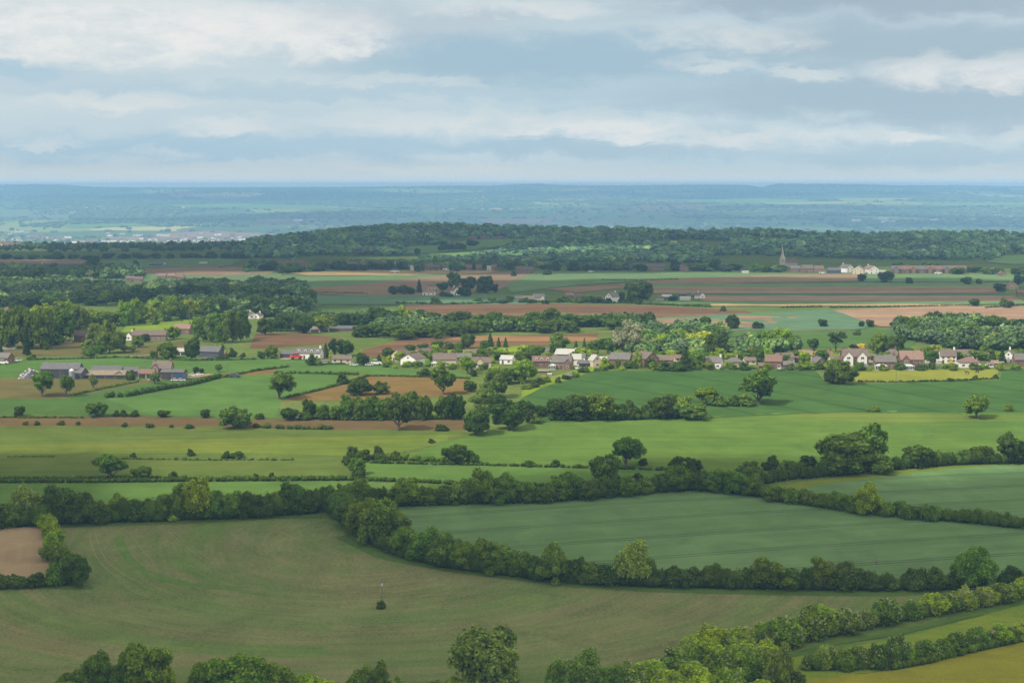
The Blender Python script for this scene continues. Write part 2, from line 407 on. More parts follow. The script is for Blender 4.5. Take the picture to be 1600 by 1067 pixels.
field('field', [(-480, 926), (140, 917), (112, 866), (84, 818), (260, 814), (430, 805), (505, 804), (532, 834), (600, 866), (700, 886), (800, 899), (900, 911), (1020, 918), (1380, 926), (1545, 918), (1420, 962), (1240, 1005), (980, 1085), (760, 1120), (-480, 1120)], m_stub, 'large foreground field of thin green crop streaked with brown soil')
field('field', [(-480, 822), (64, 824), (78, 868), (86, 905), (-480, 914)], m_bare, 'small bare tan field at the left edge')
field('field', [(620, 786), (760, 788), (900, 780), (1010, 768), (1100, 762), (1200, 780), (1360, 802), (2100, 832), (2100, 915), (1530, 918), (1380, 920), (1020, 912), (880, 900), (760, 886), (680, 868), (640, 825)], m_blue, 'blue green wheat field behind the curving hedgerow')
field('field', [(1180, 768), (1270, 752), (1400, 740), (1500, 728), (2100, 722), (2100, 830), (1360, 800), (1200, 778)], m_blue, 'blue green wheat field at the right edge')
field('grass_margin', [(1180, 766), (1290, 748), (1400, 735), (1480, 725), (1560, 722), (1560, 727), (1500, 731), (1400, 743), (1290, 756), (1200, 772)], m_butter, 'yellowish grass margin along the wheat on the right')
field('field', [(-480, 752), (560, 752), (612, 760), (612, 792), (-480, 820)], m_strip, 'bright green pasture strip between dark hedge and tree line')
field('field', [(568, 722), (750, 724), (1060, 734), (1060, 756), (1000, 765), (700, 758), (575, 752)], m_strip, 'narrow green field in the middle of the vale')
field('field', [(-480, 662), (400, 664), (725, 672), (735, 680), (700, 690), (640, 707), (548, 714), (560, 750), (-480, 752)], m_mead, 'wide olive green meadow with pale streaks')
field('meadow_patch', [(-480, 703), (150, 700), (400, 694), (560, 686), (700, 680), (700, 688), (640, 704), (548, 712), (300, 708), (-480, 709)], m_butter, 'yellow flowering band across the olive meadow')
field('field', [(640, 712), (700, 690), (740, 680), (850, 658), (1100, 650), (1300, 642), (2100, 640), (2100, 716), (1480, 722), (1320, 742), (1060, 732), (750, 724)], m_wheat, 'broad green wheat field with pale yellow bands')
field('field', [(815, 624), (850, 603), (930, 579), (1100, 577), (1270, 577), (1296, 600), (1340, 600), (1562, 594), (1566, 574), (2100, 573), (2100, 645), (1300, 645), (1100, 654), (850, 660), (815, 650)], m_wheat2, 'smooth green cornfield sloping below the village')
field('paddock', [(1334, 576), (1562, 573), (1558, 593), (1338, 598)], m_padd, 'yellow green paddock below the red brick houses')
field('field', [(-480, 648), (250, 650), (440, 652), (725, 655), (728, 672), (520, 672), (400, 667), (-480, 664)], m_plough, 'long narrow strip of brown plough behind the meadow')
field('field', [(-480, 622), (110, 621), (200, 620), (430, 622), (445, 656), (250, 651), (-480, 649)], m_mid, 'green pasture behind the narrow brown strip')
field('field', [(-480, 590), (130, 592), (250, 596), (215, 603), (100, 623), (-480, 622)], m_farm, 'olive brown grazing below the dark barns')
field('field', [(100, 622), (215, 601), (262, 594), (345, 588), (300, 604), (165, 622)], m_mid, 'small green wedge beside the farm hedge')
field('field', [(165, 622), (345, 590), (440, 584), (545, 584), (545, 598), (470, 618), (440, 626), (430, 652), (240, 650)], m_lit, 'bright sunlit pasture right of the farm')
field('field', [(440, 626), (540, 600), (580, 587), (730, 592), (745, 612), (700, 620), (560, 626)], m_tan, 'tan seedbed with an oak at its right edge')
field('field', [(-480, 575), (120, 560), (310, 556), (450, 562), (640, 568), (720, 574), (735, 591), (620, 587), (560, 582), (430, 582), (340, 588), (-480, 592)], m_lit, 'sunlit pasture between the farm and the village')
field('field', [(340, 585), (430, 577), (440, 582), (350, 590)], m_tan, 'small tan patch right of the farm')
field('gardens', [(600, 574), (760, 585), (830, 612), (870, 600), (930, 580), (1280, 578), (1330, 578), (2100, 574), (2100, 548), (1400, 545), (1150, 545), (900, 545), (620, 552), (590, 562)], m_gar, 'lawns and gardens of the village')
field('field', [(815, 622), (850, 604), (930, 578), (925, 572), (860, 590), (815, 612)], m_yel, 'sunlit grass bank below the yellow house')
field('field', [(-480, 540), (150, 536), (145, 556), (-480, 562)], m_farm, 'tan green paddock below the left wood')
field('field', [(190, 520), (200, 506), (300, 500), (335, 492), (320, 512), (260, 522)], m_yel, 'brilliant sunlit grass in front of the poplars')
field('field', [(180, 550), (225, 540), (300, 532), (300, 550), (240, 558)], m_farm, 'rough olive paddock by the pale willows')
field('field', [(390, 545), (400, 521), (460, 520), (535, 529), (520, 536), (450, 542)], m_red, 'reddish plough behind the cottage with dormers')
field('field', [(400, 548), (520, 537), (545, 530), (640, 527), (560, 546), (480, 553), (420, 556)], m_gar, 'uneven grass behind the cottage with dormers')
field('field', [(555, 562), (570, 546), (640, 528), (760, 526), (935, 521), (930, 533), (800, 544), (640, 552)], m_red, 'red brown plough behind the cream houses')
field('field', [(650, 529), (760, 525), (935, 527), (930, 534), (760, 533)], m_redl, 'pale dry strip across the red brown plough')
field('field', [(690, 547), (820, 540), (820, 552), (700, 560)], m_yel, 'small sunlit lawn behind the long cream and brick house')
field('field', [(570, 526), (680, 500), (760, 518), (640, 530)], m_gar, 'rough pasture left of the hedgerow wood')
field('field', [(632, 476), (800, 475), (905, 476), (1015, 478), (1165, 486), (1180, 492), (1010, 499), (900, 500), (760, 494), (640, 494)], m_red, 'red plough strip in front of the yellow farmhouse')
field('field', [(1010, 497), (1180, 490), (1300, 484), (1370, 509), (1335, 516), (1120, 517)], m_f3, 'grey green field with two round trees')
field('field', [(1000, 500), (1170, 494), (1250, 496), (1190, 511), (1040, 516)], m_f1, 'brownish soil behind the round trees')
field('field', [(1300, 485), (1480, 478), (2100, 480), (2100, 507), (1520, 507), (1375, 511)], m_f4, 'wide reddish ploughed field on the right')
field('field', [(1130, 518), (1360, 512), (1440, 528), (1420, 544), (1280, 544), (1150, 542)], m_mid, 'green field behind the right part of the village')
field('field', [(490, 462), (600, 462), (760, 462), (840, 470), (820, 476), (640, 477), (500, 476)], m_f3, 'dull blue green field in the middle distance')
field('field', [(465, 449), (560, 444), (640, 434), (760, 426), (850, 424), (830, 440), (780, 452), (700, 462), (560, 462), (470, 460)], m_f1, 'brown plough left of the white cottages')
field('field', [(430, 432), (560, 432), (660, 428), (760, 426), (640, 436), (560, 446), (460, 452)], m_f2, 'green crop wedge behind the brown plough')
field('field', [(450, 427), (560, 423), (780, 423), (760, 427), (620, 431), (480, 431)], m_f5, 'tan field below the brick terrace')
field('field', [(840, 424), (940, 425), (1130, 427), (1280, 428), (1240, 438), (1010, 439), (900, 446), (800, 458), (790, 446)], m_f2, 'green field below the wooded ridge')
field('field', [(850, 452), (1000, 442), (1100, 437), (1180, 437), (1100, 442), (1010, 447), (900, 458)], m_f1, 'brown wedge left of the great round tree')
field('field', [(1000, 438), (1220, 430), (1340, 428), (1350, 440), (1000, 445)], m_f1, 'brown field below the grey barn')
field('field', [(1340, 429), (1600, 428), (2100, 434), (2100, 441), (1345, 441)], m_f2, 'green brown allotment strips below the brick gables')
field('field', [(1018, 444), (2100, 440), (1560, 449), (1020, 449)], m_f2, 'first green stripe of the banded plain')
field('field', [(1018, 449), (1560, 449), (1560, 459), (1018, 459)], m_f1, 'brown stripe of the banded plain')
field('field', [(1040, 459), (1570, 459), (1580, 463), (1040, 463)], m_f6, 'dark green stripe of the banded plain')
field('field', [(1080, 463), (1580, 463), (1600, 471), (1100, 471)], m_f4, 'pink soil stripe of the banded plain')
field('field', [(1020, 471), (1620, 471), (1620, 476), (1020, 476)], m_f2, 'second green stripe of the banded plain')
field('field', [(1110, 476), (1500, 476), (1520, 479), (1110, 479)], m_f5, 'pale tan strip along the trimmed hedges')
field('field', [(-480, 408), (60, 406), (135, 407), (130, 414), (-480, 416)], m_f1, 'brown field at the far left')
field('field', [(160, 408), (300, 404), (380, 406), (360, 416), (220, 420), (160, 420)], m_f2, 'green fields around the low sheds')
field('field', [(215, 421), (330, 416), (440, 420), (420, 432), (300, 433), (215, 427)], m_f1, 'brown fields right of the dark trees')
field('field', [(110, 442), (220, 428), (330, 432), (440, 428), (440, 440), (340, 444), (200, 440)], m_f2, 'green fields around the brick row')
field('field', [(370, 436), (460, 431), (470, 450), (420, 455)], m_f2, 'pale green pasture left of the brown plough')
field('field', [(630, 398), (640, 386), (700, 384), (760, 384), (745, 390)], m_f7, 'small hillside pasture')
field('field', [(642, 404), (700, 397), (780, 390), (740, 398), (720, 405)], m_f7, 'lower hillside pasture below the copse')
field('field', [(700, 384), (730, 376), (830, 374), (800, 381), (770, 388)], m_f7, 'upper hillside pasture')
field('field', [(1012, 398), (1035, 386), (1048, 384), (1046, 392)], m_f7, 'small clearing among the woods')
field('field', [(1225, 398), (1235, 391), (1262, 390), (1262, 395)], m_f7, 'clearing right of the church spire')
field('field', [(1540, 410), (1570, 400), (2100, 394), (2100, 404), (1580, 414)], m_f7, 'hillside pasture at the right edge')
field('field', [(1255, 1062), (1400, 1048), (1600, 1003), (2100, 985), (2100, 1140), (1150, 1140)], m_gold, 'golden grass slope in the bottom right corner')
field('field', [(1190, 1075), (1230, 1030), (1400, 998), (1600, 945), (2100, 925), (2100, 986), (1600, 1000), (1400, 1046), (1255, 1064)], m_gold2, 'strip of green and gold grass between two flowering hedges')
field('grass_margin', [(182, 834), (190, 834), (204, 868), (238, 894), (300, 911), (400, 918), (360, 921), (290, 918), (228, 902), (194, 876), (181, 852)], m_swathe, 'lush green swathe curving through the foreground field')
m_fy = field_mat('far_sunlit_crop', srgb(190, 196, 110, .5), srgb(168, 190, 100, .5), .002, 0, 6, .4, speck=.2)
m_fg = field_mat('far_sunlit_grass', srgb(136, 176, 92, .5), srgb(120, 164, 88, .5), .002, 0, 6, .4, speck=.2)
FAR_OPEN = []  # pale field colours stand in for sunlit bands on the far slopes
for px_, m_, l_ in (([(240, 321), (360, 318), (500, 322), (620, 328), (480, 327), (300, 326)], m_fg, 'long pale green field on the far hillside at the left'),
                    ([(1040, 313), (1180, 310), (1290, 313), (1220, 318), (1080, 318)], m_fg, 'pale green fields on the far hillside at the right'),
                    ([(1305, 311), (1430, 310), (1420, 314), (1310, 314)], m_fy, 'pale yellow crop on the far hillside'),
                    ([(1180, 316), (1360, 315), (1330, 319), (1200, 320)], m_fy, 'wide pale crop below the yellow one'),
                    ([(1440, 318), (1600, 317), (1600, 322), (1460, 323)], m_fg, 'green field on the far hillside at the right edge'),
                    ([(700, 336), (860, 333), (900, 337), (760, 340)], m_fg, 'green strip in the far vale centre'),
                    ([(90, 352), (210, 349), (240, 354), (110, 357)], m_fg, 'green strip behind the distant town'),
                    ([(1120, 336), (1260, 333), (1300, 337), (1160, 340)], m_fg, 'green strip in the far vale at the right')):
    FAR_OPEN.append(px_); plan = [P(x, y) for x, y in px_]; drape('field', plan, m_, 2.5, l_, 'field', 160)
strip('grass_margin', [(532, 838), (600, 870), (700, 889), (800, 902), (900, 914), (1020, 921), (1200, 926), (1380, 928), (1540, 920)], 5.0, m_verge, 'lush verge at the foot of the curving hedgerow')
strip('grass_margin', [(90, 822), (260, 817), (430, 808), (505, 808)], 4.0, m_verge, 'lush verge below the left tree line')
strip('grass_margin', [(-60, 921), (60, 916), (145, 919)], 3.5, m_verge, 'lush verge below the left thicket')
strip('grass_margin', [(1255, 1056), (1400, 1050), (1500, 1030), (1620, 1002)], 3.0, m_verge, 'lush verge at the foot of the lower flowering hedge')
strip('grass_margin', [(1200, 1040), (1300, 1005), (1400, 990), (1500, 965), (1620, 938)], 3.5, m_verge, 'lush verge at the foot of the upper flowering hedge')
for k, t in enumerate(([(140, 833), (142, 848), (149, 868), (162, 885), (179, 899), (200, 910)], [(149, 833), (153, 848), (160, 866), (174, 884), (196, 900), (222, 912)],
          [(262, 830), (288, 852), (316, 874)], [(270, 830), (296, 852), (326, 874)], [(426, 826), (470, 846), (538, 870)], [(360, 832), (384, 850), (412, 868)], [(205, 836), (222, 860), (240, 878)])):
    strip('wheel_track', t, .42 if k < 2 else .3, m_track, ['sharpest pale wheel track curving down the stubble, left of a pair', 'right hand pale wheel track of the curving pair', 'faint wheel track in the upper stubble, left of a pair', 'faint wheel track in the upper stubble, right of a pair', 'faint wheel track below the corner of the curving hedgerow', 'short faint wheel track in the middle of the upper stubble', 'short faint wheel track beside the lush swathe'][k])
strip('path', [(190, 559), (225, 556), (262, 553)], 3.5, m_dust, 'pale farm track below the round tree')
strip('path', [(308, 563), (330, 557), (352, 553)], 4, m_dust, 'pale yard track below the blue black barn')
strip('path', [(440, 562), (465, 560)], 8, m_dust, 'pale yard in front of the dark sheds')
strip('path', [(845, 588), (885, 590)], 3, m_dust, 'pale path on the grass bank')
strip('path', [(230, 594), (290, 592), (330, 585)], 5, m_dust, 'stony yard beside the farmhouse')
strip('path', [(935, 520), (1010, 519), (1130, 517), (1330, 517)], 3, m_f5, 'pale lane behind the village')
# ------------------------------------------------------------------ tree prototypes (height 1, width 1)
def ico(sub):
    bm = bmesh.new(); bmesh.ops.create_icosphere(bm, subdivisions=sub, radius=1)
    V = np.array([v.co[:] for v in bm.verts]); T = np.array([[v.index for v in f.verts] for f in bm.faces]); bm.free(); return V, T
ICO1, ICO2 = ico(1), ico(2)
def sph(rng, n):
    d = rng.normal(size=(n, 3)); return d / np.linalg.norm(d, axis=1)[:, None]
def leaf_quads(rng, Pn, Nn, size, ar=1.6):
    n = len(Pn); N_ = Nn + rng.normal(0, .55, (n, 3)); N_ /= np.linalg.norm(N_, axis=1)[:, None]
    T = np.cross(N_, rng.normal(size=(n, 3))); T /= np.linalg.norm(T, axis=1)[:, None]; B = np.cross(N_, T)
    s = size * rng.uniform(.6, 1.4, (n, 1)); L = T * s * ar / 2; W = B * s / 2
    V = np.stack([Pn - L, Pn + W + N_ * s * .12, Pn + L, Pn - W + N_ * s * .12], 1).reshape(-1, 3)
    return V, np.arange(4 * n).reshape(n, 4)
def crown(rng, lobes, nleaf, leaf, core=.8, cico=ICO2):
    lobes = np.array(lobes); C = lobes[:, :3]; R = lobes[:, 3:]
    w = (R[:, 0] * R[:, 2]); w = w / w.sum()
    idx = rng.choice(len(lobes), int(nleaf * 2.2), p=w); d = sph(rng, len(idx))
    keep = d[:, 2] > -.75 + .5 * rng.random(len(d)); idx, d = idx[keep], d[keep]
    p = C[idx] + d * R[idx] * (.78 + .5 * rng.random((len(d), 1)) ** 2)
    inside = np.zeros(len(p), bool)
    for j in range(len(lobes)):
        q = (p - C[j]) / R[j]; inside |= ((q * q).sum(1) < .6) & (idx != j)
    p, d = p[~inside][:nleaf], d[~inside][:nleaf]
    Vs, Fs, off = [], [], 0
    V, Q = leaf_quads(rng, p, d, leaf); Vs.append(V); Fs.append(Q); off = len(V)
    tris = []
    for j in range(len(lobes)):
        v = cico[0] * (1 + rng.normal(0, .1, (len(cico[0]), 1))) * R[j] * core + C[j]
        Vs.append(v); tris.append(cico[1] + off); off += len(v)
    return np.concatenate(Vs), [Fs[0], np.concatenate(tris)]
def azim(rng, q=1.0):
    a, b, c = rng.uniform(0, 6.28, 3)
    return lambda t: 1 + q * (.2 * np.sin(t + a) + .14 * np.sin(2 * t + b) + .1 * np.sin(3 * t + c))
def lob(kind, rng):
    out = []; g = azim(rng, .45 if kind == 'round' else 1.0)
    def dome(k, zc, rz, rxy, zmin, r0, r1, f=.72, flat=1.0):
        for _ in range(k):
            while True:
                d = sph(rng, 1)[0]
                if d[2] > zmin: break
            m = f * rng.uniform(.66, 1.16) * g(math.atan2(d[1], d[0]) + 2.0 * d[2]); r = rng.uniform(r0, r1)
            out.append((d[0] * rxy * m, d[1] * rxy * m, zc + d[2] * rz * m, r * 1.05, r, r * flat))
    if kind == 'oak':
        dome(26, .58, .4, .5, -.5, .085, .145); dome(9, .42, .22, .36, -.7, .09, .14)
        for _ in range(3): out.append((rng.normal(0, .06), rng.normal(0, .06), .62 + rng.normal(0, .06), .19, .19, .17))
    elif kind == 'round':
        dome(40, .5, .47, .48, -.8, .085, .15, .76); out.append((0, 0, .48, .3, .3, .34))
    elif kind == 'bush':
        dome(26, .28, .64, .46, -.12, .1, .17, .76, 1.2); out.append((0, 0, .3, .36, .36, .42))
    elif kind == 'tall':
        for i in range(20):
            z = .14 + .8 * i / 19; rr = .42 * math.sin(math.pi * (.14 + .8 * (z - .1))) ** .7; t = rng.uniform(0, 6.28); m = rng.uniform(.2, .65)
            out.append((math.cos(t) * rr * m, math.sin(t) * rr * m, z, rr * .62, rr * .62, .1))
    elif kind == 'conifer':
        for i in range(24):
            z = .06 + .9 * i / 23; rr = .5 * (1 - z) ** .85 + .03; t = i * 2.4; m = .45
            out.append((math.cos(t) * rr * m, math.sin(t) * rr * m, z, rr * .62, rr * .62, .07))
    elif kind == 'pine':
        for i in range(13):
            t = rng.uniform(0, 6.28); m = rng.uniform(.1, .38); z = rng.uniform(.5, .9)
            m *= 1.15 - abs(z - .68); out.append((math.cos(t) * m, math.sin(t) * m, z, .17, .16, .085))
    elif kind == 'willow':
        dome(44, .5, .46, .48, -.7, .08, .13, .78); out.append((0, 0, .48, .3, .3, .33))
    return out
def trunk_mesh(kind, seed):
    rng = random.Random(seed); mb = MB()
    top = {'oak': .5, 'round': .5, 'willow': .45, 'tall': .85, 'conifer': .9, 'pine': .72}[kind]
    r = {'tall': .03, 'conifer': .028, 'pine': .035}.get(kind, .04)
    pts = [Vector((0, 0, -.03))]
    for i in range(1, 5): pts.append(Vector((rng.gauss(0, .012), rng.gauss(0, .012), top * i / 4)))
    for i in range(4): mb.tube(pts[i], pts[i + 1], r * (1.25 if i == 0 else 1 - .17 * i), r * (1 - .17 * (i + 1)), 7)
    if kind in ('oak', 'round', 'willow', 'pine'):
        for i in range(7):
            b = pts[1 + i % 3]; t = i * .9 + rng.uniform(0, .6); L = rng.uniform(.2, .34)
            m = b + Vector((math.cos(t) * L * .6, math.sin(t) * L * .6, L * .55)); e = m + Vector((math.cos(t + .3) * L * .5, math.sin(t + .3) * L * .5, L * .4))
            mb.tube(b, m, r * .5, r * .33, 5); mb.tube(m, e, r * .33, r * .12, 5)
    me = mb.mesh('trunk'); me.materials.append(M_BARK); return me
_SPEC = {  # kind: (variants, leaves, leaf size, core)
 'oak': (4, 3000, .05, .7), 'round': (4, 3200, .05, .8), 'bush': (4, 1700, .075, .8), 'tall': (2, 2200, .05, .72), 'conifer': (2, 2200, .045, .7),
 'pine': (1, 1700, .05, .7), 'willow': (2, 4200, .04, .76),
 'oakN': (2, 6500, .038, .5), 'roundN': (4, 8000, .036, .66), 'bushN': (5, 4200, .056, .74), 'willowN': (3, 5600, .034, .3), 'tallN': (1, 6000, .034, .66)}
CROWN, TRUNK = {}, {}
for _k, (_nv, _nl, _ls, _co) in _SPEC.items():
    for _i in range(_nv):
        _r = np.random.default_rng(hash((len(_k), ord(_k[0]), ord(_k[-1]), _i)) % 99991)
        _b = _k.rstrip('N')
        _V, _F = crown(_r, lob(_b, _r), _nl, _ls, _co)
        _me = mesh_np('crown', _V, _F); _me.materials.append(M_LEAF); CROWN[_k, _i] = _me
        if _b != 'bush': TRUNK[_k, _i] = trunk_mesh(_b, _i * 7 + len(_k))
TONE = {'d': (.028, .053, .021), 'm': (.042, .08, .025), 'b': (.08, .132, .026), 'y': (.10, .145, .035), 'p': (.062, .105, .048), 'u': (.018, .036, .025),
        'r': (.035, .02, .022), 'o': (.044, .078, .026), 'g': (.4, .36, .07), 'w': (.2, .21, .13)}
TWORD = {'d': 'dark', 'm': 'green', 'b': 'bright', 'y': 'yellowish', 'p': 'greyish', 'u': 'blackish', 'r': 'copper', 'o': 'olive', 'g': 'golden', 'w': 'silvery'}
NOUN = {'oak': 'spreading tree', 'round': 'round tree', 'bush': 'bush', 'tall': 'slender tree', 'conifer': 'conifer', 'pine': 'flat topped pine', 'willow': 'feathery tree'}
NAME = {'oak': 'oak_tree', 'round': 'broadleaf_tree', 'bush': 'bush', 'tall': 'slender_tree', 'conifer': 'conifer_tree', 'pine': 'pine_tree', 'willow': 'willow_tree'}
CATG = {'oak': 'tree', 'round': 'tree', 'bush': 'bush', 'tall': 'tree', 'conifer': 'tree', 'pine': 'tree', 'willow': 'tree'}
SH = {'O': 'oak', 'R': 'round', 'B': 'bush', 'T': 'tall', 'C': 'conifer', 'P': 'pine', 'W': 'willow'}
_O1 = 'first second third fourth fifth sixth seventh eighth ninth tenth eleventh twelfth thirteenth fourteenth fifteenth sixteenth seventeenth eighteenth nineteenth'.split()
def ordinal(i):
    if i <= 19: return _O1[i - 1]
    t, u = divmod(i, 10); return (['twentieth', 'thirtieth', 'fortieth'][t - 2] if u == 0 else ['twenty', 'thirty', 'forty'][t - 2] + '-' + _O1[u - 1])
TONE = {k: (v[0] * 2.25, v[1] * 2.0, v[2] * .85) if k not in 'gw' else v for k, v in TONE.items()}
rt = random.Random(11)
COUNT = {}
def plant(x, yb, w, h, shape, tone, label, group=None, bloom=0.0, near=False, part=True):
    kind = SH[shape]; p = P(x, yb); s = scale_at(p)
    W, H = w / s, h / s
    key = kind + 'N' if near and (kind + 'N', 0) in CROWN else kind
    nv = len([1 for k in CROWN if k[0] == key]); v = rt.randrange(nv)
    c = TONE[tone]; j = rt.uniform(.85, 1.18) * (1.3 if near else 1.0); col = (c[0] * j * rt.uniform(.88, 1.14), c[1] * j, c[2] * j * rt.uniform(.85, 1.15), 1 - bloom)
    if bloom > 0: col = (col[0] * 1.08, col[1] * 1.1, col[2] * .68, col[3])
    elif group and 'village' in group: col = (col[0] * 1.3, col[1] * 1.3, col[2] * 1.35, 1)
    rz = rt.uniform(0, 6.28); nm = NAME[kind]
    if nm == 'broadleaf_tree' and group and ('village' in group or 'garden' in group): nm = 'garden_tree'
    COUNT[nm] = COUNT.get(nm, 0) + 1
    if kind == 'bush':
        o = bpy.data.objects.new(nm, CROWN[key, v]); COL.objects.link(o); o.color = col
        o.location = (p.x, p.y, p.z - .03 * H); o.rotation_euler = (0, 0, rz); o.scale = (W, W * .9, H)
    else:
        o = empty(nm, p - Vector((0, 0, .07 * H if kind in ('round', 'willow') else 0)), rz); o.scale = (W, W, H)
        cr = bpy.data.objects.new('crown', CROWN[key, v]); COL.objects.link(cr); cr.parent = o; cr.color = col
        tr = bpy.data.objects.new('trunk', TRUNK[key, v]); COL.objects.link(tr); tr.parent = o
    tag(o, label, CATG[kind], group); return o
LABELS = {}
def row(phrase, group, ents, near=False, bloom=0.0):
    """ents: (x, base y, width, height, shape letter + tone letter [, own label]) in photo pixels"""
    ents = sorted(ents, key=lambda e: e[0])
    for i, e in enumerate(ents):
        sh, to = e[4][0], e[4][1]
        lab = e[5] if len(e) > 5 else f"{TWORD[to]} {NOUN[SH[sh]]}, {ordinal(i + 1)} from the left {phrase}"
        n = len(lab.split())
        if n > 16 or n < 4: print('LABEL LENGTH', n, lab)
        if lab in LABELS: print('DUP LABEL', lab)
        LABELS[lab] = 1
        bl = bloom * rt.uniform(.2, 1.6) if bloom else 0.0
        plant(e[0], e[1], e[2], e[3], sh, to, lab, group, min(.6, bl), near)
def belt(phrase, group, px, n, w, h, mix, seed, jy=2.0, near=False):
    """a rank of trees along a base line, sizes varied; mix is a string of shape+tone codes"""
    r = random.Random(seed); codes = mix.split(); ents = []
    L = [math.hypot(b[0] - a[0], b[1] - a[1]) for a, b in zip(px[:-1], px[1:])]; T = sum(L)
    for i in range(n):
        d = T * (i + .5 + r.uniform(-.32, .32)) / n
        for k, l in enumerate(L):
            if d <= l or k == len(L) - 1: break
            d -= l
        t = d / L[k]; x = px[k][0] + (px[k + 1][0] - px[k][0]) * t; y = px[k][1] + (px[k + 1][1] - px[k][1]) * t
        c = codes[r.randrange(len(codes))]
        ents.append((round(x, 1), round(y + r.uniform(-jy, jy), 1), w * r.uniform(.85, 1.5), h * r.uniform(.72, 1.2), c))
    row(phrase, group, ents, near)

# ---- bottom of the picture
row('along the bottom edge', 'trees along the bottom edge', [
 (112, 1090, 62, 46, 'Rd'), (190, 1094, 56, 60, 'Rm'), (250, 1098, 50, 70, 'Rb'), (206, 1096, 50, 84, 'Om'), (330, 1104, 64, 74, 'Om'), (394, 1106, 64, 84, 'Rm'), (448, 1100, 50, 58, 'Rm'), (157, 1094, 62, 76, 'Om'), (226, 1100, 88, 96, 'Om'), (365, 1108, 120, 96, 'Rm'), (364, 1100, 54, 52, 'Bb'), (424, 1100, 70, 72, 'Rm'),
 (474, 1096, 56, 50, 'Bb'), (508, 1094, 46, 38, 'By'), (566, 1100, 56, 64, 'Wo'), (592, 1098, 44, 66, 'Rd'), (628, 1096, 40, 38, 'Bp'), (660, 1094, 40, 28, 'Bp'),
 (758, 1085, 132, 112, 'Wp', 'large feathery greyish tree with visible branches at the bottom edge'), (735, 1098, 50, 40, 'Bo'), (800, 1096, 50, 30, 'Bb'), (838, 1098, 40, 36, 'Bd'), (868, 1088, 46, 66, 'Wp'),
 (912, 1092, 74, 78, 'Wp'), (958, 1092, 50, 58, 'Rm')], True)
belt('in the undergrowth along the bottom edge', 'undergrowth bushes of the bottom edge', [(85, 1092), (200, 1098), (300, 1100), (440, 1100), (680, 1096), (720, 1094)], 17, 62, 34, 'Bm Bd Bb Bm', 30, 3, True)
row('in the upper flowering hedge', 'flowering bushes of the upper hedge', [
 (985, 1080, 62, 46, 'Bm'), (1018, 1068, 66, 44, 'Bb'), (1056, 1052, 66, 46, 'Bm'), (1078, 1026, 44, 40, 'Bb'), (1118, 1012, 60, 38, 'Bb'), (1160, 1014, 56, 42, 'Bb'),
 (1192, 1006, 46, 42, 'Bb'), (1230, 1010, 64, 56, 'Bm'), (1270, 998, 62, 58, 'Bm'), (1288, 990, 46, 50, 'Rb'), (1322, 988, 58, 46, 'Bm'), (1352, 982, 38, 34, 'Bo'), (1388, 974, 52, 46, 'Bm'),
 (1424, 966, 50, 34, 'Bm'), (1455, 960, 46, 38, 'Bb'), (1482, 955, 40, 34, 'Bm'), (1510, 951, 46, 36, 'Bb'), (1540, 946, 40, 36, 'Bb'), (1568, 940, 48, 36, 'Bm'), (1596, 934, 40, 36, 'Bb'), (1626, 930, 44, 34, 'Bm')], True, .22)
row('in the thick flowering scrub at the lower right', 'flowering scrub bushes', [
 (1000, 1096, 66, 44, 'Bm'), (1042, 1092, 66, 52, 'Bb'), (1082, 1076, 64, 50, 'Bb'), (1092, 1100, 66, 50, 'Bb'), (1126, 1058, 62, 50, 'Bm'), (1140, 1092, 66, 58, 'Bb'), (1106, 1036, 58, 44, 'Bb'),
 (1160, 1040, 58, 44, 'Bb'), (1182, 1068, 60, 56, 'Bm'), (1190, 1100, 60, 46, 'By'), (1150, 1018, 50, 36, 'Bb'), (1196, 1036, 46, 42, 'Bb'), (1216, 1084, 50, 84, 'Ro', 'olive tree with brownish top standing in the flowering scrub'), (1242, 1080, 44, 40, 'Bd')], True, .16)
row('in the lower flowering hedge', 'flowering bushes of the lower hedge', [
 (1264, 1044, 30, 26, 'Bm'), (1288, 1046, 40, 48, 'Bb'), (1322, 1048, 44, 40, 'Bm'), (1346, 1044, 38, 42, 'Bm'), (1372, 1044, 44, 46, 'Bd'), (1398, 1040, 40, 54, 'Bm'), (1416, 1036, 36, 40, 'Bb'),
 (1448, 1030, 48, 38, 'Bm'), (1476, 1026, 42, 34, 'Bm'), (1497, 1016, 38, 34, 'Bd'), (1526, 1010, 44, 36, 'Bm'), (1560, 1004, 46, 34, 'Bb'), (1594, 998, 42, 32, 'Bb'), (1622, 992, 40, 30, 'Bm')], True, .2)
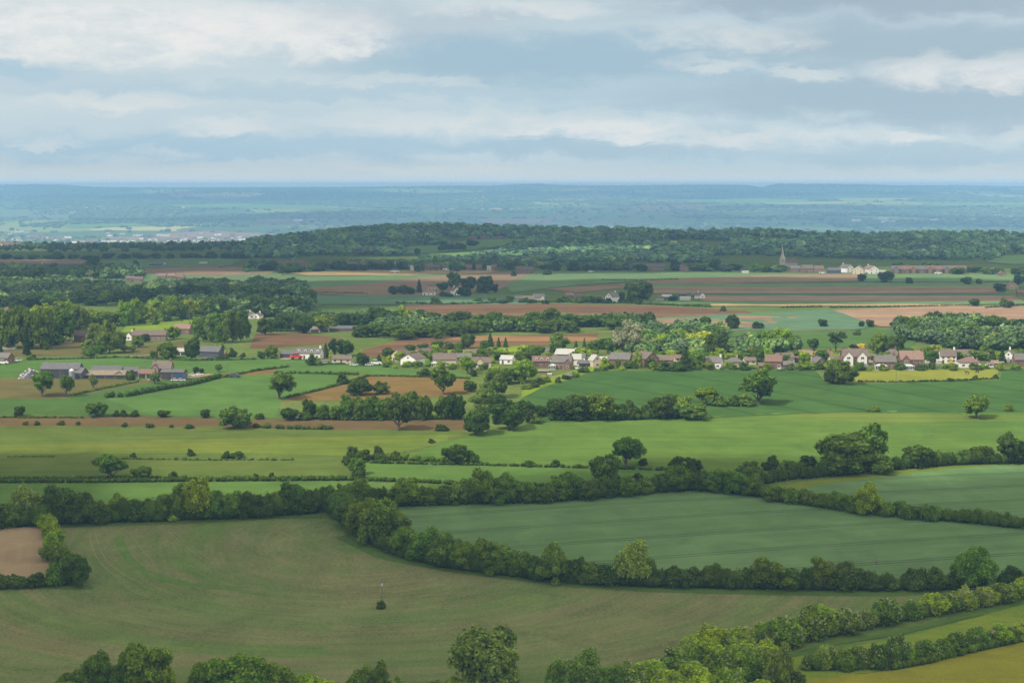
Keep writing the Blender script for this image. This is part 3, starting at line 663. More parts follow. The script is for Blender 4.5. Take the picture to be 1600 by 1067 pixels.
# ---- curving hedgerow between stubble and blue green wheat
row('in the curving hedgerow', 'trees and bushes of the curving hedgerow', [
 (528, 808, 40, 44, 'Rm'), (546, 822, 50, 54, 'Rm'), (566, 838, 56, 62, 'Ro'), (594, 852, 78, 80, 'Wo'), (622, 850, 52, 52, 'Ro'), (632, 868, 56, 50, 'Rm'), (664, 876, 62, 54, 'Rm'), (694, 884, 60, 58, 'Rm'),
 (728, 890, 52, 48, 'Rm'), (758, 893, 46, 52, 'Om'), (782, 897, 56, 48, 'Rm'), (812, 900, 52, 44, 'Rm'), (842, 905, 48, 42, 'Bd'), (868, 908, 54, 64, 'Wo'), (896, 910, 44, 42, 'Bd'), (922, 911, 50, 40, 'Bm'), (950, 914, 50, 38, 'Bd'),
 (990, 916, 66, 78, 'Wp', 'tall airy grey green tree in the middle of the curving hedgerow'), (1014, 914, 30, 50, 'Wo'), (1052, 917, 46, 38, 'Bd'), (1078, 917, 38, 38, 'Bd'), (1112, 917, 38, 40, 'Rd'), (1142, 918, 40, 34, 'Bd'), (1168, 918, 34, 36, 'Bd'),
 (1198, 920, 70, 54, 'Wo'), (1236, 920, 44, 40, 'Bm'), (1262, 920, 38, 38, 'Bd'), (1286, 921, 52, 54, 'Wo'), (1322, 921, 58, 48, 'Bd'), (1362, 922, 34, 22, 'Bd'), (1388, 922, 32, 20, 'Bm'),
 (1430, 921, 48, 40, 'Bd'), (1460, 921, 46, 40, 'Bd'), (1490, 920, 34, 36, 'Bd'), (1524, 918, 72, 68, 'Rm', 'large rounded tree at the right end of the curving hedgerow'), (1580, 914, 46, 36, 'Bd'), (1618, 912, 46, 38, 'Bd')], True)
# ---- left thicket and tree line
row('in the thicket beside the bare tan field', 'bushes beside the bare tan field', [
 (74, 826, 34, 28, 'Bb'), (80, 840, 38, 36, 'Bb'), (84, 858, 40, 36, 'Bb'), (84, 876, 40, 36, 'Bo'), (98, 892, 46, 46, 'Bo'), (112, 912, 50, 48, 'Rd'), (88, 914, 40, 40, 'Bm'), (127, 916, 30, 52, 'Rd'), (56, 916, 34, 26, 'Bd'), (30, 918, 34, 22, 'Bd'), (6, 918, 34, 24, 'Bd'), (-18, 920, 34, 24, 'Bd')], True)
row('in the dark tree line above the foreground field', 'trees of the dark line on the left', [
 (-12, 826, 52, 40, 'Bd'), (14, 822, 44, 40, 'Bm'), (42, 816, 52, 62, 'Wp'), (66, 820, 40, 42, 'Bm'), (94, 816, 66, 60, 'Rd'), (128, 818, 58, 52, 'Rd'), (158, 818, 44, 40, 'Bd'), (184, 814, 36, 44, 'Ro'), (206, 814, 44, 40, 'Bm'), (230, 813, 42, 38, 'Bd'), (256, 812, 40, 44, 'Rm'),
 (282, 812, 40, 62, 'Rm'), (306, 812, 56, 72, 'Rb'), (336, 811, 42, 48, 'Rm'), (362, 810, 46, 46, 'Rm'), (390, 809, 44, 44, 'Rd'), (272, 813, 30, 20, 'By'), (414, 808, 38, 42, 'Bd'), (432, 805, 40, 40, 'Wp'), (458, 803, 52, 52, 'Rd'), (486, 800, 38, 38, 'Rd'), (512, 797, 44, 42, 'Rm')], True)
row('in the tree line behind the blue green wheat', 'trees of the line behind the blue green wheat', [
 (540, 788, 36, 34, 'Bm'), (562, 784, 46, 40, 'Rm'), (590, 788, 36, 30, 'Bd'), (634, 790, 60, 46, 'Rm'), (672, 788, 40, 30, 'Bo'), (698, 787, 40, 34, 'Bd'), (724, 786, 48, 40, 'Wp'), (752, 786, 56, 58, 'Ro'), (790, 786, 54, 50, 'Rm'), (824, 784, 40, 36, 'Bm'),
 (850, 785, 44, 32, 'Bd'), (884, 780, 56, 46, 'Wo'), (918, 780, 46, 34, 'Bd'), (950, 776, 42, 30, 'Bd'), (978, 774, 46, 34, 'Bm'), (1008, 771, 34, 26, 'Bo'), (1034, 768, 36, 34, 'Bd'), (1060, 767, 56, 44, 'Rm'), (1094, 766, 40, 36, 'Bd'), (1120, 768, 46, 38, 'Rm'), (1148, 772, 44, 40, 'Rm'), (1176, 774, 40, 34, 'Rm')], True)
row('in the hedge between the blue green wheat fields', 'bushes between the blue green wheat fields', [
 (1208, 782, 38, 28, 'Bm'), (1238, 786, 36, 28, 'Bm'), (1262, 788, 34, 28, 'Bo'), (1286, 792, 34, 26, 'Bm'), (1310, 796, 34, 30, 'Rm'), (1334, 800, 40, 32, 'Bm'), (1356, 804, 46, 52, 'Rb', 'bright rounded tree standing in the hedge between the two wheat fields'), (1384, 806, 34, 26, 'Bm'), (1420, 810, 36, 26, 'Bm'), (1452, 813, 34, 26, 'Bm')], True)
row('in the hedge above the right hand wheat', 'trees above the right hand wheat', [
 (1206, 734, 28, 22, 'Bd'), (1262, 728, 34, 18, 'Bd'), (1170, 744, 40, 24, 'Bm'), (1240, 742, 44, 24, 'Bm'), (1318, 738, 96, 66, 'Rm', 'broadest dark tree right of centre, beside a taller crown'), (1364, 734, 58, 74, 'Om', 'tallest dark tree of the pair above the right hand wheat'), (1296, 742, 46, 30, 'Bm'), (1374, 740, 40, 34, 'Bo'),
 (1434, 729, 56, 38, 'Rd'), (1478, 724, 36, 18, 'Bd'), (1508, 721, 38, 20, 'Bd'), (1534, 722, 46, 30, 'Rd'), (1576, 724, 46, 48, 'Od'), (1604, 722, 40, 36, 'Rd')])
row('on the hedges in the vale centre', 'trees in the middle of the vale', [
 (978, 730, 60, 50, 'Om', 'spreading oak like tree with visible trunk between the green fields'), (945, 758, 54, 52, 'Rm'), (948, 766, 36, 20, 'Bm'), (995, 757, 26, 20, 'Bd'), (1058, 735, 34, 22, 'Bd'), (1084, 736, 34, 22, 'Bd'),
 (712, 724, 44, 36, 'Rd'), (738, 724, 24, 20, 'Bd'), (868, 728, 18, 11, 'Bd'), (828, 728, 24, 8, 'Bd'), (1004, 727, 16, 12, 'Bd'),
 (551, 712, 22, 16, 'Bd'), (568, 720, 28, 18, 'Bd'), (592, 717, 22, 20, 'Bd'), (618, 719, 18, 16, 'Bm'), (598, 722, 24, 14, 'Bd'), (545, 727, 24, 18, 'Bd'), (558, 742, 28, 32, 'Rm'), (561, 748, 24, 20, 'Bd'), (674, 692, 12, 7, 'Bd')])
row('in the olive meadow on the left', 'trees of the olive meadow', [
 (173, 748, 52, 40, 'Om', 'wide spreading tree on the dark hedge of the olive meadow'), (222, 749, 34, 26, 'Rm'), (270, 748, 18, 13, 'Bd'), (298, 712, 14, 11, 'Bd'), (208, 716, 12, 9, 'Bd'), (354, 716, 16, 11, 'Bd'), (371, 716, 24, 11, 'Bd'), (400, 748, 10, 9, 'Bd'), (424, 747, 10, 10, 'Bd')])
row('along the narrow brown strip', 'trees along the narrow brown strip', [
 (30, 650, 18, 18, 'Rd'), (152, 651, 36, 28, 'Rm'), (182, 651, 12, 10, 'Bd'), (193, 651, 14, 11, 'Bd'), (210, 651, 18, 10, 'Bd'), (255, 652, 20, 14, 'Rd'), (320, 653, 18, 15, 'Rd'), (370, 670, 53, 38, 'Rm', 'big round dark tree overlapping the narrow brown strip'),
 (452, 657, 30, 24, 'Rd'), (405, 655, 16, 10, 'Bd'), (40, 664, 10, 6, 'Bd'), (58, 664, 12, 6, 'Bd'), (96, 664, 12, 7, 'Bd'), (122, 664, 8, 6, 'Bd'), (195, 667, 10, 7, 'Bd'), (234, 668, 16, 7, 'Bd'), (268, 668, 8, 5, 'Bd'), (296, 669, 18, 6, 'Bd'), (690, 672, 26, 9, 'Bd')])
row('in the belt across the vale centre', 'trees of the belt across the vale', [
 (484, 654, 26, 34, 'Rd'), (478, 656, 22, 14, 'Bm'), (503, 655, 28, 24, 'Bm'), (524, 656, 22, 26, 'Rm'), (541, 656, 26, 38, 'Tm'), (558, 656, 28, 40, 'Rm'), (578, 656, 32, 42, 'Rm'), (600, 656, 34, 40, 'Rm'), (616, 652, 24, 20, 'Bm'), (642, 656, 38, 46, 'Om'), (662, 656, 30, 44, 'Rm'), (688, 654, 22, 34, 'Tm'), (712, 656, 36, 46, 'Rd'),
 (623, 673, 46, 58, 'Od', 'leaning dark tree with a bare trunk on the brown strip'), (744, 680, 46, 48, 'Rd', 'dark round tree at the right end of the brown strip'), (795, 672, 54, 50, 'Rd'), (832, 660, 30, 22, 'Bd'), (823, 652, 34, 30, 'Rd'), (836, 661, 22, 16, 'Bp'), (846, 650, 22, 18, 'Bd'), (752, 640, 36, 34, 'Wp'), (772, 622, 44, 50, 'Wp', 'tall pale willow like tree right of the tan seedbed'), (735, 612, 24, 20, 'Rm'), (778, 650, 34, 40, 'Rd')])
row('beside the tan seedbed', 'trees beside the tan seedbed', [
 (437, 624, 50, 44, 'Om', 'spreading oak like tree on the sunlit pasture left of the tan seedbed'), (562, 618, 42, 30, 'Rd'), (596, 616, 26, 22, 'Wo'), (693, 617, 40, 42, 'Om', 'round headed oak with a short trunk on the tan seedbed'), (535, 600, 22, 16, 'Bd'), (664, 587, 26, 12, 'Bd'), (731, 584, 28, 26, 'Ob'), (818, 598, 44, 42, 'Rb', 'large bright dense tree left of the grass bank'), (790, 600, 34, 30, 'Rm'), (740, 588, 14, 12, 'Bd')])
row('in the copse below the cornfield', 'trees of the copse below the cornfield', [
 (872, 656, 40, 40, 'Rd'), (895, 656, 54, 48, 'Rd'), (936, 656, 58, 48, 'Rm'), (918, 656, 30, 24, 'Bd'), (966, 655, 34, 24, 'Bd'), (986, 654, 30, 28, 'Bd'), (1008, 652, 24, 18, 'Bd'), (1034, 654, 48, 38, 'Rd'), (1050, 630, 28, 16, 'Bo'), (1084, 654, 58, 26, 'Wp', 'low dome of pale willow scrub at the right end of the copse'), (1068, 636, 30, 18, 'By'), (1103, 634, 34, 30, 'Ob'), (1124, 634, 28, 18, 'Bp'), (1146, 634, 24, 18, 'Bo'), (1164, 634, 34, 18, 'Bp'), (1186, 632, 64, 52, 'Om', 'big spreading dark tree on the edge of the cornfield')])
row('standing out in the green fields on the right', 'lone trees in the right hand fields', [
 (1525, 654, 46, 36, 'Ob', 'lone bright tree in the open wheat on the right'), (1575, 642, 15, 13, 'Bb'), (1369, 643, 14, 10, 'Bb'), (1357, 643, 10, 5, 'Bb'), (1296, 600, 22, 30, 'Rd'), (1318, 600, 40, 38, 'Wo'), (1308, 600, 26, 16, 'Bd'), (1485, 596, 10, 6, 'Bd'), (1524, 593, 10, 7, 'Bd'), (1555, 592, 8, 8, 'Bd')])
row('around the farm', 'trees around the farm', [
 (66, 620, 40, 42, 'Om', 'larger of two spreading trees in front of the dark barns'), (104, 620, 24, 36, 'Om', 'smaller of two spreading trees in front of the dark barns'), (146, 608, 14, 22, 'Op'), (242, 600, 20, 18, 'Op'), (204, 594, 18, 16, 'Bm'), (306, 584, 11, 13, 'Rd'), (315, 584, 9, 10, 'Rd'), (342, 582, 12, 13, 'Om'), (262, 560, 34, 28, 'Rm'), (300, 562, 28, 38, 'Rd'), (240, 560, 14, 14, 'Rm'), (140, 556, 24, 14, 'Bm'), (46, 562, 14, 8, 'By'), (52, 561, 8, 8, 'Bd'), (42, 556, 13, 46, 'Cu'), (2, 554, 8, 16, 'Cu'), (20, 545, 12, 8, 'Bm'), (363, 558, 16, 14, 'Bd'), (350, 560, 20, 6, 'Bd'), (380, 558, 9, 7, 'Bd'), (344, 545, 18, 10, 'Bb')])
# ---- sunlit left wood and poplars
row('in the wood at the left edge', 'trees of the left wood', [
 (-10, 545, 44, 70, 'Rd'), (16, 545, 40, 72, 'Rm'), (38, 546, 40, 78, 'Rm'), (64, 546, 46, 80, 'Rm'), (84, 540, 30, 36, 'Bm'), (98, 536, 48, 64, 'Rm'), (124, 525, 34, 50, 'Ro'), (66, 520, 44, 50, 'Rb'), (30, 510, 40, 40, 'Rd')])
row('among the pale trees right of the left wood', 'pale trees right of the left wood', [
 (150, 546, 34, 46, 'Wp'), (172, 552, 40, 54, 'Wp', 'tallest pale willow like tree left of the long terrace'), (160, 553, 22, 28, 'Rm'), (140, 552, 26, 24, 'Wp'), (190, 545, 18, 30, 'Rm'), (216, 543, 20, 20, 'Wb'), (228, 535, 16, 16, 'Rd'), (272, 530, 24, 22, 'Rb'), (243, 508, 12, 9, 'Rm'), (195, 551, 14, 12, 'Op'), (207, 551, 14, 12, 'Op')])
row('in the clump of poplars', 'poplars of the clump', [
 (308, 532, 24, 36, 'Tp'), (318, 534, 22, 40, 'Tm'), (330, 535, 24, 44, 'Tp'), (342, 536, 24, 46, 'Tm'), (353, 536, 22, 48, 'Tp'), (364, 535, 24, 50, 'Tm'), (376, 533, 22, 46, 'Tm'), (385, 530, 18, 38, 'Td')])
belt('in the sunlit rank behind the left wood', 'sunlit trees behind the left wood', [(84, 512), (150, 512), (200, 508), (325, 494)], 14, 30, 38, 'Wy Rb Wo Ry Rb Wb', 5)
row('in the sunlit band behind the terrace', 'sunlit band behind the terrace', [(196, 510, 18, 14, 'Bm'), (222, 507, 16, 12, 'Bd'), (262, 503, 14, 10, 'Bd'), (300, 500, 14, 10, 'Bd'), (287, 500, 18, 30, 'Rm'), (325, 496, 30, 34, 'Rm')])
belt('in the dark rank behind the sunlit trees', 'dark trees behind the sunlit rank', [(0, 480), (100, 480), (220, 474), (330, 470)], 17, 30, 26, 'Rd Rm Rd Rd Om', 6)
belt('in the dark wood left of the blue field', 'dark wood left of the blue green field', [(335, 496), (400, 494), (480, 492)], 10, 34, 34, 'Rd Rm Rd', 7)
belt('in the second rank below the brown plough', 'second rank of the dark wood', [(340, 476), (420, 474), (485, 478)], 8, 32, 26, 'Rd Rm', 8)
row('in the dark clump at the far left', 'dark clump at the far left', [(-6, 448, 26, 30, 'Rd'), (14, 446, 22, 28, 'Rd'), (32, 450, 24, 30, 'Rd'), (48, 450, 26, 36, 'Rd'), (64, 448, 18, 32, 'Td'), (84, 430, 16, 22, 'Rd'), (104, 436, 22, 20, 'Rm'), (120, 440, 20, 22, 'Rm'), (134, 430, 22, 22, 'Rd'), (148, 418, 20, 18, 'Rd'), (168, 428, 26, 18, 'Rd'), (190, 424, 12, 14, 'Rd'), (212, 426, 14, 18, 'Td')])
belt('along the ridge edge before the town', 'trees along the ridge edge', [(0, 406), (140, 406), (240, 404), (400, 404)], 20, 20, 10, 'Rd Rd Bd', 9, 1)
belt('around the brick row on the left', 'trees around the brick row on the left', [(160, 452), (250, 455), (350, 452)], 12, 18, 15, 'Rd Rd Rm', 10, 5)
belt('in front of the brick street', 'trees in front of the brick street', [(385, 424), (440, 426), (520, 422), (640, 422)], 16, 18, 14, 'Rd Rd Bd', 12, 2)
belt('behind the cottages, below the blue green field', 'trees below the blue green field', [(410, 522), (480, 518), (560, 508), (640, 506)], 16, 24, 26, 'Rm Rd Ob Rd Wo', 13, 5)
belt('in the front of the hedgerow wood', 'front trees of the hedgerow wood', [(560, 524), (640, 530), (700, 526), (800, 518), (900, 518)], 18, 32, 26, 'Rm Rd Rm Wo Rd', 14, 3)
belt('in the back of the hedgerow wood', 'back trees of the hedgerow wood', [(640, 506), (740, 512), (820, 508), (900, 512), (1020, 514)], 16, 30, 24, 'Rd Rm Rd Wo', 15, 3)
row('around the white cottages', 'trees around the white cottages', [(614, 461, 16, 17, 'Rd'), (630, 461, 20, 17, 'Rd'), (655, 458, 11, 22, 'Cd'), (643, 461, 14, 14, 'Rd'), (692, 455, 18, 17, 'Rd'), (710, 452, 24, 30, 'Rp'), (732, 455, 26, 28, 'Rd'), (725, 464, 24, 18, 'Rd'), (757, 458, 32, 30, 'Rd'), (774, 458, 10, 16, 'Rd'), (696, 464, 24, 8, 'Bd'), (680, 476, 18, 12, 'Bd')])
row('on the open plain', 'trees of the open plain', [(1000, 475, 42, 44, 'Rd', 'great round dark tree beside the white house on the plain'), (972, 471, 11, 18, 'Rd'), (985, 473, 14, 14, 'Bd'), (1103, 515, 20, 24, 'Rd', 'left of two round dark trees alone on the grey green field'), (1145, 514, 23, 25, 'Rd', 'right of two round dark trees alone on the grey green field'), (1184, 514, 20, 12, 'Bd'), (1286, 511, 15, 14, 'Rd'), (1346, 511, 10, 11, 'Rd'), (1360, 511, 13, 13, 'Rd'), (1340, 524, 12, 9, 'Bm'), (1522, 479, 18, 15, 'Rd'), (1130, 487, 12, 9, 'Bd'), (1052, 471, 18, 10, 'Rd'), (1568, 482, 12, 20, 'Rm'), (1578, 482, 14, 14, 'Rd'), (1347, 440, 16, 14, 'Rd'), (1385, 441, 27, 21, 'Rd', 'broad dark tree right of the white pair of houses'), (1421, 444, 13, 12, 'Rd'), (1510, 445, 20, 15, 'Rm'), (1530, 445, 10, 11, 'Rm'), (1563, 456, 20, 15, 'Rd'), (1592, 446, 18, 20, 'Rd'), (855, 430, 16, 9, 'Bd'), (802, 432, 10, 9, 'Bd')])
belt('along the lane past the yellow farmhouse', 'trees along the lane past the yellow farmhouse', [(740, 472), (830, 474), (900, 472), (980, 474)], 14, 16, 10, 'Bd Rd Rm Bo', 16, 2)
belt('along the foot of the wooded ridge', 'trees along the foot of the wooded ridge', [(640, 424), (760, 423), (880, 424), (1000, 422), (1150, 424), (1240, 424)], 22, 18, 14, 'Rd Rd Rm Bd', 17, 2)
belt('beside the brick gables at the right', 'trees beside the brick gables', [(1395, 421), (1500, 427), (1540, 430), (1620, 430)], 10, 20, 14, 'Rd Rd Rm', 18, 3)
belt('in the front of the right hand wood', 'front trees of the right hand wood', [(1408, 526), (1450, 532), (1500, 532), (1540, 530)], 8, 36, 32, 'Rm Wo Rd Rm', 19, 2)
belt('in the back of the right hand wood', 'back trees of the right hand wood', [(1400, 518), (1460, 516), (1530, 514), (1620, 518)], 9, 32, 26, 'Rd Rm Rd', 20, 2)
belt('in the dark band right of that wood', 'dark band right of the wood', [(1500, 546), (1550, 540), (1620, 540)], 8, 28, 20, 'Rd Bm Rd', 21, 3)
# ---- village trees
row('behind the left part of the village', 'trees behind the left part of the village', [
 (520, 558, 15, 28, 'Tu'), (509, 558, 12, 22, 'Cu'), (540, 556, 33, 28, 'Rd', 'dense dark dome of a tree left of the village'), (518, 562, 10, 16, 'By'), (487, 571, 20, 18, 'Bd'), (497, 571, 14, 14, 'Bp'), (425, 560, 22, 22, 'Wo'), (408, 561, 14, 14, 'Rd'), (567, 571, 24, 22, 'Rd'), (592, 567, 12, 14, 'Cd'), (608, 554, 14, 12, 'Rr'), (607, 570, 16, 14, 'By'), (640, 552, 22, 16, 'Rd'), (662, 548, 18, 14, 'Rd'), (680, 550, 16, 14, 'Rb'), (684, 545, 22, 16, 'Rd'), (702, 546, 18, 14, 'Rm'), (730, 545, 26, 28, 'Rd'), (716, 546, 16, 12, 'Bm'), (766, 542, 13, 22, 'Cd'), (779, 543, 9, 16, 'Cd'), (790, 543, 9, 16, 'Cd'), (755, 558, 16, 16, 'Rd'), (770, 560, 26, 20, 'Wp'), (768, 568, 14, 14, 'By'), (756, 546, 16, 16, 'Rd')])
row('in the middle of the village', 'trees in the middle of the village', [
 (818, 556, 24, 20, 'Rb'), (834, 558, 22, 24, 'Rm'), (872, 546, 32, 28, 'Wp'), (864, 562, 14, 26, 'Rd'), (882, 558, 16, 10, 'Rd'), (900, 546, 8, 14, 'Cd'), (913, 546, 8, 18, 'Cd'), (926, 546, 22, 16, 'Rm'), (944, 546, 22, 20, 'Rd'), (930, 556, 12, 14, 'Rd'), (945, 577, 20, 20, 'Bb'), (985, 556, 50, 58, 'Ww', 'tall silvery white poplar like tree above the village roofs'), (958, 556, 28, 36, 'Rm'), (997, 575, 16, 28, 'Wp'), (966, 576, 10, 18, 'Ro'), (1016, 576, 16, 18, 'Rd'), (1036, 579, 30, 16, 'Bd'), (1058, 580, 30, 16, 'Bd'), (1070, 579, 26, 34, 'Cu', 'blue green cedar beside the white black house'), (1090, 576, 30, 28, 'Wo'), (1050, 562, 24, 18, 'Ry'), (1008, 548, 32, 36, 'Rm'), (1034, 548, 30, 30, 'Rb'), (1058, 545, 30, 34, 'Wp'), (1066, 540, 22, 30, 'Rb'), (1078, 555, 24, 32, 'Rd'), (1094, 548, 42, 38, 'Ry'), (1112, 558, 28, 42, 'Rd'), (1128, 558, 15, 32, 'Tu'), (1124, 535, 28, 26, 'Wo'), (1154, 554, 16, 18, 'Rd'), (1176, 556, 16, 24, 'Ry')])
row('in the right part of the village', 'trees in the right part of the village', [
 (1168, 552, 24, 30, 'Rm'), (1186, 566, 18, 24, 'Wo'), (1196, 548, 30, 38, 'Rm'), (1222, 546, 36, 40, 'Rb'), (1206, 552, 22, 26, 'Rb'), (1240, 552, 26, 34, 'Rm'), (1232, 548, 14, 14, 'Rp'), (1256, 576, 20, 26, 'Rm'), (1271, 548, 17, 24, 'Rd'), (1306, 550, 30, 33, 'Pu', 'flat topped dark pine standing above the red tiled roofs'), (1302, 580, 24, 24, 'Rm'), (1290, 577, 14, 10, 'Bb'), (1334, 552, 16, 16, 'Rr'), (1345, 548, 19, 13, 'Rg', 'golden yellow round tree behind the twin white gables'), (1374, 556, 36, 40, 'Wo'), (1398, 558, 36, 38, 'Rd'), (1452, 566, 26, 22, 'Rm'), (1460, 556, 22, 20, 'Ry'), (1486, 569, 8, 9, 'Bg'), (1480, 574, 12, 6, 'By'), (1540, 562, 22, 26, 'Wo'), (1552, 568, 11, 22, 'Cd'), (1566, 568, 14, 24, 'Cu'), (1525, 558, 9, 9, 'By'), (1440, 577, 9, 10, 'Bb'), (1400, 577, 9, 10, 'Bb'), (1592, 560, 20, 18, 'Rd')])
belt('along the garden edges of the village', 'garden bushes of the village', [(600, 574), (760, 578), (830, 600), (870, 590), (940, 578), (1100, 577), (1330, 579), (1600, 575)], 44, 10, 6, 'Bm Bd Bb By Bm Bp', 23, 1.5)
belt('in the front gardens of the village', 'front garden trees of the village', [(600, 573), (700, 575), (780, 580)], 9, 14, 12, 'Rm Rb Bm Wb Bb', 31, 1.5)
belt('in the front gardens east of the grass bank', 'front garden trees east of the bank', [(945, 577), (1100, 578), (1330, 579), (1400, 579), (1600, 577)], 22, 15, 12, 'Rm Rb Bm Wb Bb', 32, 1.5)
belt('between the left village roofs', 'trees between the left village roofs', [(600, 562), (930, 562)], 24, 19, 18, 'Rm Rb Rm Wb Rb Rd', 33, 3.5)
belt('between the right village roofs', 'trees between the right village roofs', [(960, 562), (1150, 564), (1600, 562)], 44, 19, 18, 'Rm Rb Rm Wb Rb Rd', 34, 3.5)
belt('along the grass bank below the yellow house', 'bushes on the grass bank', [(815, 612), (845, 600), (870, 597), (925, 578)], 9, 13, 9, 'Bd Bm Bb', 24, 2)
print('TREES', COUNT, sum(COUNT.values()))

# ------------------------------------------------------------------ hedges
def hedge(px, hpx, label, wide=1.6, tone='d', rough=.25, grp='hedges of the vale', bloom=0.0, cat='hedge'):
    r = np.random.default_rng(int(abs(px[0][0]) * 7 + px[0][1])); pts = [P(x, y) for x, y in line_pts(px, 6.0)]
    s = scale_at(pts[len(pts) // 2]); H = hpx / s; lobes = []; o = pts[0]
    for a, b in zip(pts[:-1], pts[1:]):
        L = (b - a).length; k = max(1, int(L / (wide * .55)))
        for j in range(k):
            c = a.lerp(b, (j + r.random()) / k); hh = H * r.uniform(1 - rough, 1 + rough)
            rr = wide * r.uniform(.75, 1.2) * .62
            lobes.append((c.x - o.x + r.normal(0, .15), c.y - o.y + r.normal(0, .15), c.z - o.z + hh * .45, rr, rr, hh * .55))
    leaf = max(.34, 1.0 / (s * .64)); n = int(min(26000, max(300, len(lobes) * wide * H * 2.2 / leaf ** 2 * .62)))
    V, Fc = hcrown(r, np.array(lobes), n, leaf)
    me = mesh_np('hedge', V, Fc); me.materials.append(M_LEAF)
    ob = link('hedge', me); ob.location = o; c = TONE[tone]; ob.color = (*c, 1 - bloom); tag(ob, label, cat, grp)
    if label in LABELS or not 4 <= len(label.split()) <= 16: print('HEDGE LABEL', label)
    LABELS[label] = 1
def hcrown(rng, lobes, n, leaf):
    C = lobes[:, :3]; R = lobes[:, 3:]
    idx = rng.integers(0, len(lobes), n); d = sph(rng, n); d[:, 2] = np.abs(d[:, 2]) * 1.0 - .3 * rng.random(n)
    p = C[idx] + d * R[idx] * (.85 + .25 * rng.random((n, 1)))
    V, Q = leaf_quads(rng, p, d, leaf, 1.4); Vs = [V]; off = len(V); T = []
    for j in range(len(lobes)):
        v = ICO1[0] * (1 + rng.normal(0, .08, (12, 1))) * R[j] * .9 + C[j]; Vs.append(v); T.append(ICO1[1] + off); off += 12
    return np.concatenate(Vs), [Q, np.concatenate(T)]
hedge([(-220, 754), (150, 754), (300, 752), (440, 751), (560, 750)], 7.5, 'long trimmed dark hedge below the olive meadow', 2.2, 'd', .12)
hedge([(-220, 748), (100, 747), (250, 747), (400, 747), (550, 747)], 4, 'thin ragged hedge just behind the long trimmed dark hedge', 1.2, 'm', .5)
hedge([(575, 751), (640, 753), (710, 757)], 7, 'trimmed hedge below the narrow green field, left piece', 2, 'd', .15)
hedge([(812, 758), (850, 760), (900, 762)], 6, 'trimmed hedge below the narrow green field, right piece', 2, 'd', .15)
hedge([(568, 723), (640, 725), (745, 727)], 5, 'trimmed hedge above the narrow green field, left of the round tree', 1.8, 'd', .15)
hedge([(745, 727), (860, 730), (970, 733), (1045, 735)], 5, 'low dark hedge above the narrow green field, right half', 1.6, 'd', .4)
hedge([(560, 716), (620, 719), (700, 722)], 10, 'overgrown hedge at the tip of the buttercup meadow', 2.2, 'm', .5)
hedge([(1185, 776), (1240, 785), (1320, 796), (1400, 806), (1500, 816), (1600, 826), (1820, 849)], 22, 'thick leafy hedge between the two blue green wheat fields', 3.4, 'm', .25)
hedge([(1150, 764), (1230, 750), (1330, 741), (1430, 731), (1500, 726), (1600, 724), (1820, 719)], 20, 'thick dark hedge above the right hand wheat', 3.0, 'd', .35)
hedge([(880, 783), (960, 776), (1030, 769), (1100, 766), (1185, 776)], 25, 'overgrown hedge along the top of the blue green wheat', 3.4, 'd', .4)
hedge([(560, 790), (640, 791), (720, 788), (800, 787), (880, 783)], 24, 'overgrown hedge under the trees left of the blue green wheat', 3.2, 'd', .4)
hedge([(-220, 826), (40, 822), (140, 818), (260, 814), (400, 809), (500, 801)], 30, 'dark undergrowth hedge under the left tree line', 4.6, 'd', .45)
hedge([(520, 806), (545, 826), (575, 848), (620, 868), (690, 886), (780, 898), (880, 909), (1000, 916), (1100, 918), (1250, 921), (1350, 922), (1405, 922)], 25, 'undergrowth hedge along the curving hedgerow', 4.2, 'd', .45)
hedge([(1410, 922), (1500, 920), (1540, 918)], 20, 'clipped bushy hedge left of the large rounded tree', 3.4, 'd', .2)
hedge([(72, 824), (82, 850), (86, 880), (100, 912)], 14, 'undergrowth hedge beside the bare tan field', 3.0, 'o', .4)
hedge([(-220, 921), (20, 918), (90, 915)], 10, 'low hedge below the bare tan field', 2.4, 'd', .35)
hedge([(1395, 1046), (1450, 1037), (1500, 1024), (1560, 1010), (1620, 997)], 13, 'trimmed hedge in front of the lower flowering hedge', 2.0, 'o', .12)
hedge([(980, 1086), (1060, 1050), (1150, 1018), (1240, 1006), (1330, 986), (1430, 966), (1520, 950), (1620, 930)], 24, 'undergrowth of the upper flowering hedge', 3.0, 'm', .4, bloom=.12)
hedge([(1255, 1048), (1340, 1046), (1400, 1040), (1500, 1016), (1620, 994)], 20, 'undergrowth of the lower flowering hedge', 2.6, 'm', .4, bloom=.12)
hedge([(162, 622), (200, 620), (250, 610), (300, 602), (345, 590)], 8, 'dark field hedge rising to the farm', 2.2, 'd', .35)
hedge([(112, 618), (170, 606), (215, 597)], 3.5, 'thin hedge left of the dark field hedge by the farm', 1.5, 'm', .4)
hedge([(448, 622), (500, 610), (545, 598), (575, 588)], 4, 'low hedge along the left side of the tan seedbed', 1.6, 'd', .25)
hedge([(575, 588), (640, 589), (735, 592)], 3, 'low hedge along the top of the tan seedbed', 1.5, 'd', .3)
hedge([(430, 584), (480, 584), (560, 586)], 4, 'ragged hedge across the sunlit pasture', 1.6, 'd', .5)
hedge([(350, 590), (400, 580), (450, 574)], 4, 'hedge curving away right of the farm', 1.6, 'd', .35)
hedge([(40, 563), (120, 561), (190, 559), (300, 564), (400, 562)], 3, 'thin field boundary hedge behind the farm', 1.5, 'd', .5)
hedge([(395, 668), (440, 670), (520, 671)], 6, 'shrubby hedge at the end of the narrow brown strip', 2.2, 'd', .5)
hedge([(-220, 652), (60, 653), (130, 653)], 3, 'thin grass hedge left on the brown strip', 1.5, 'd', .5)
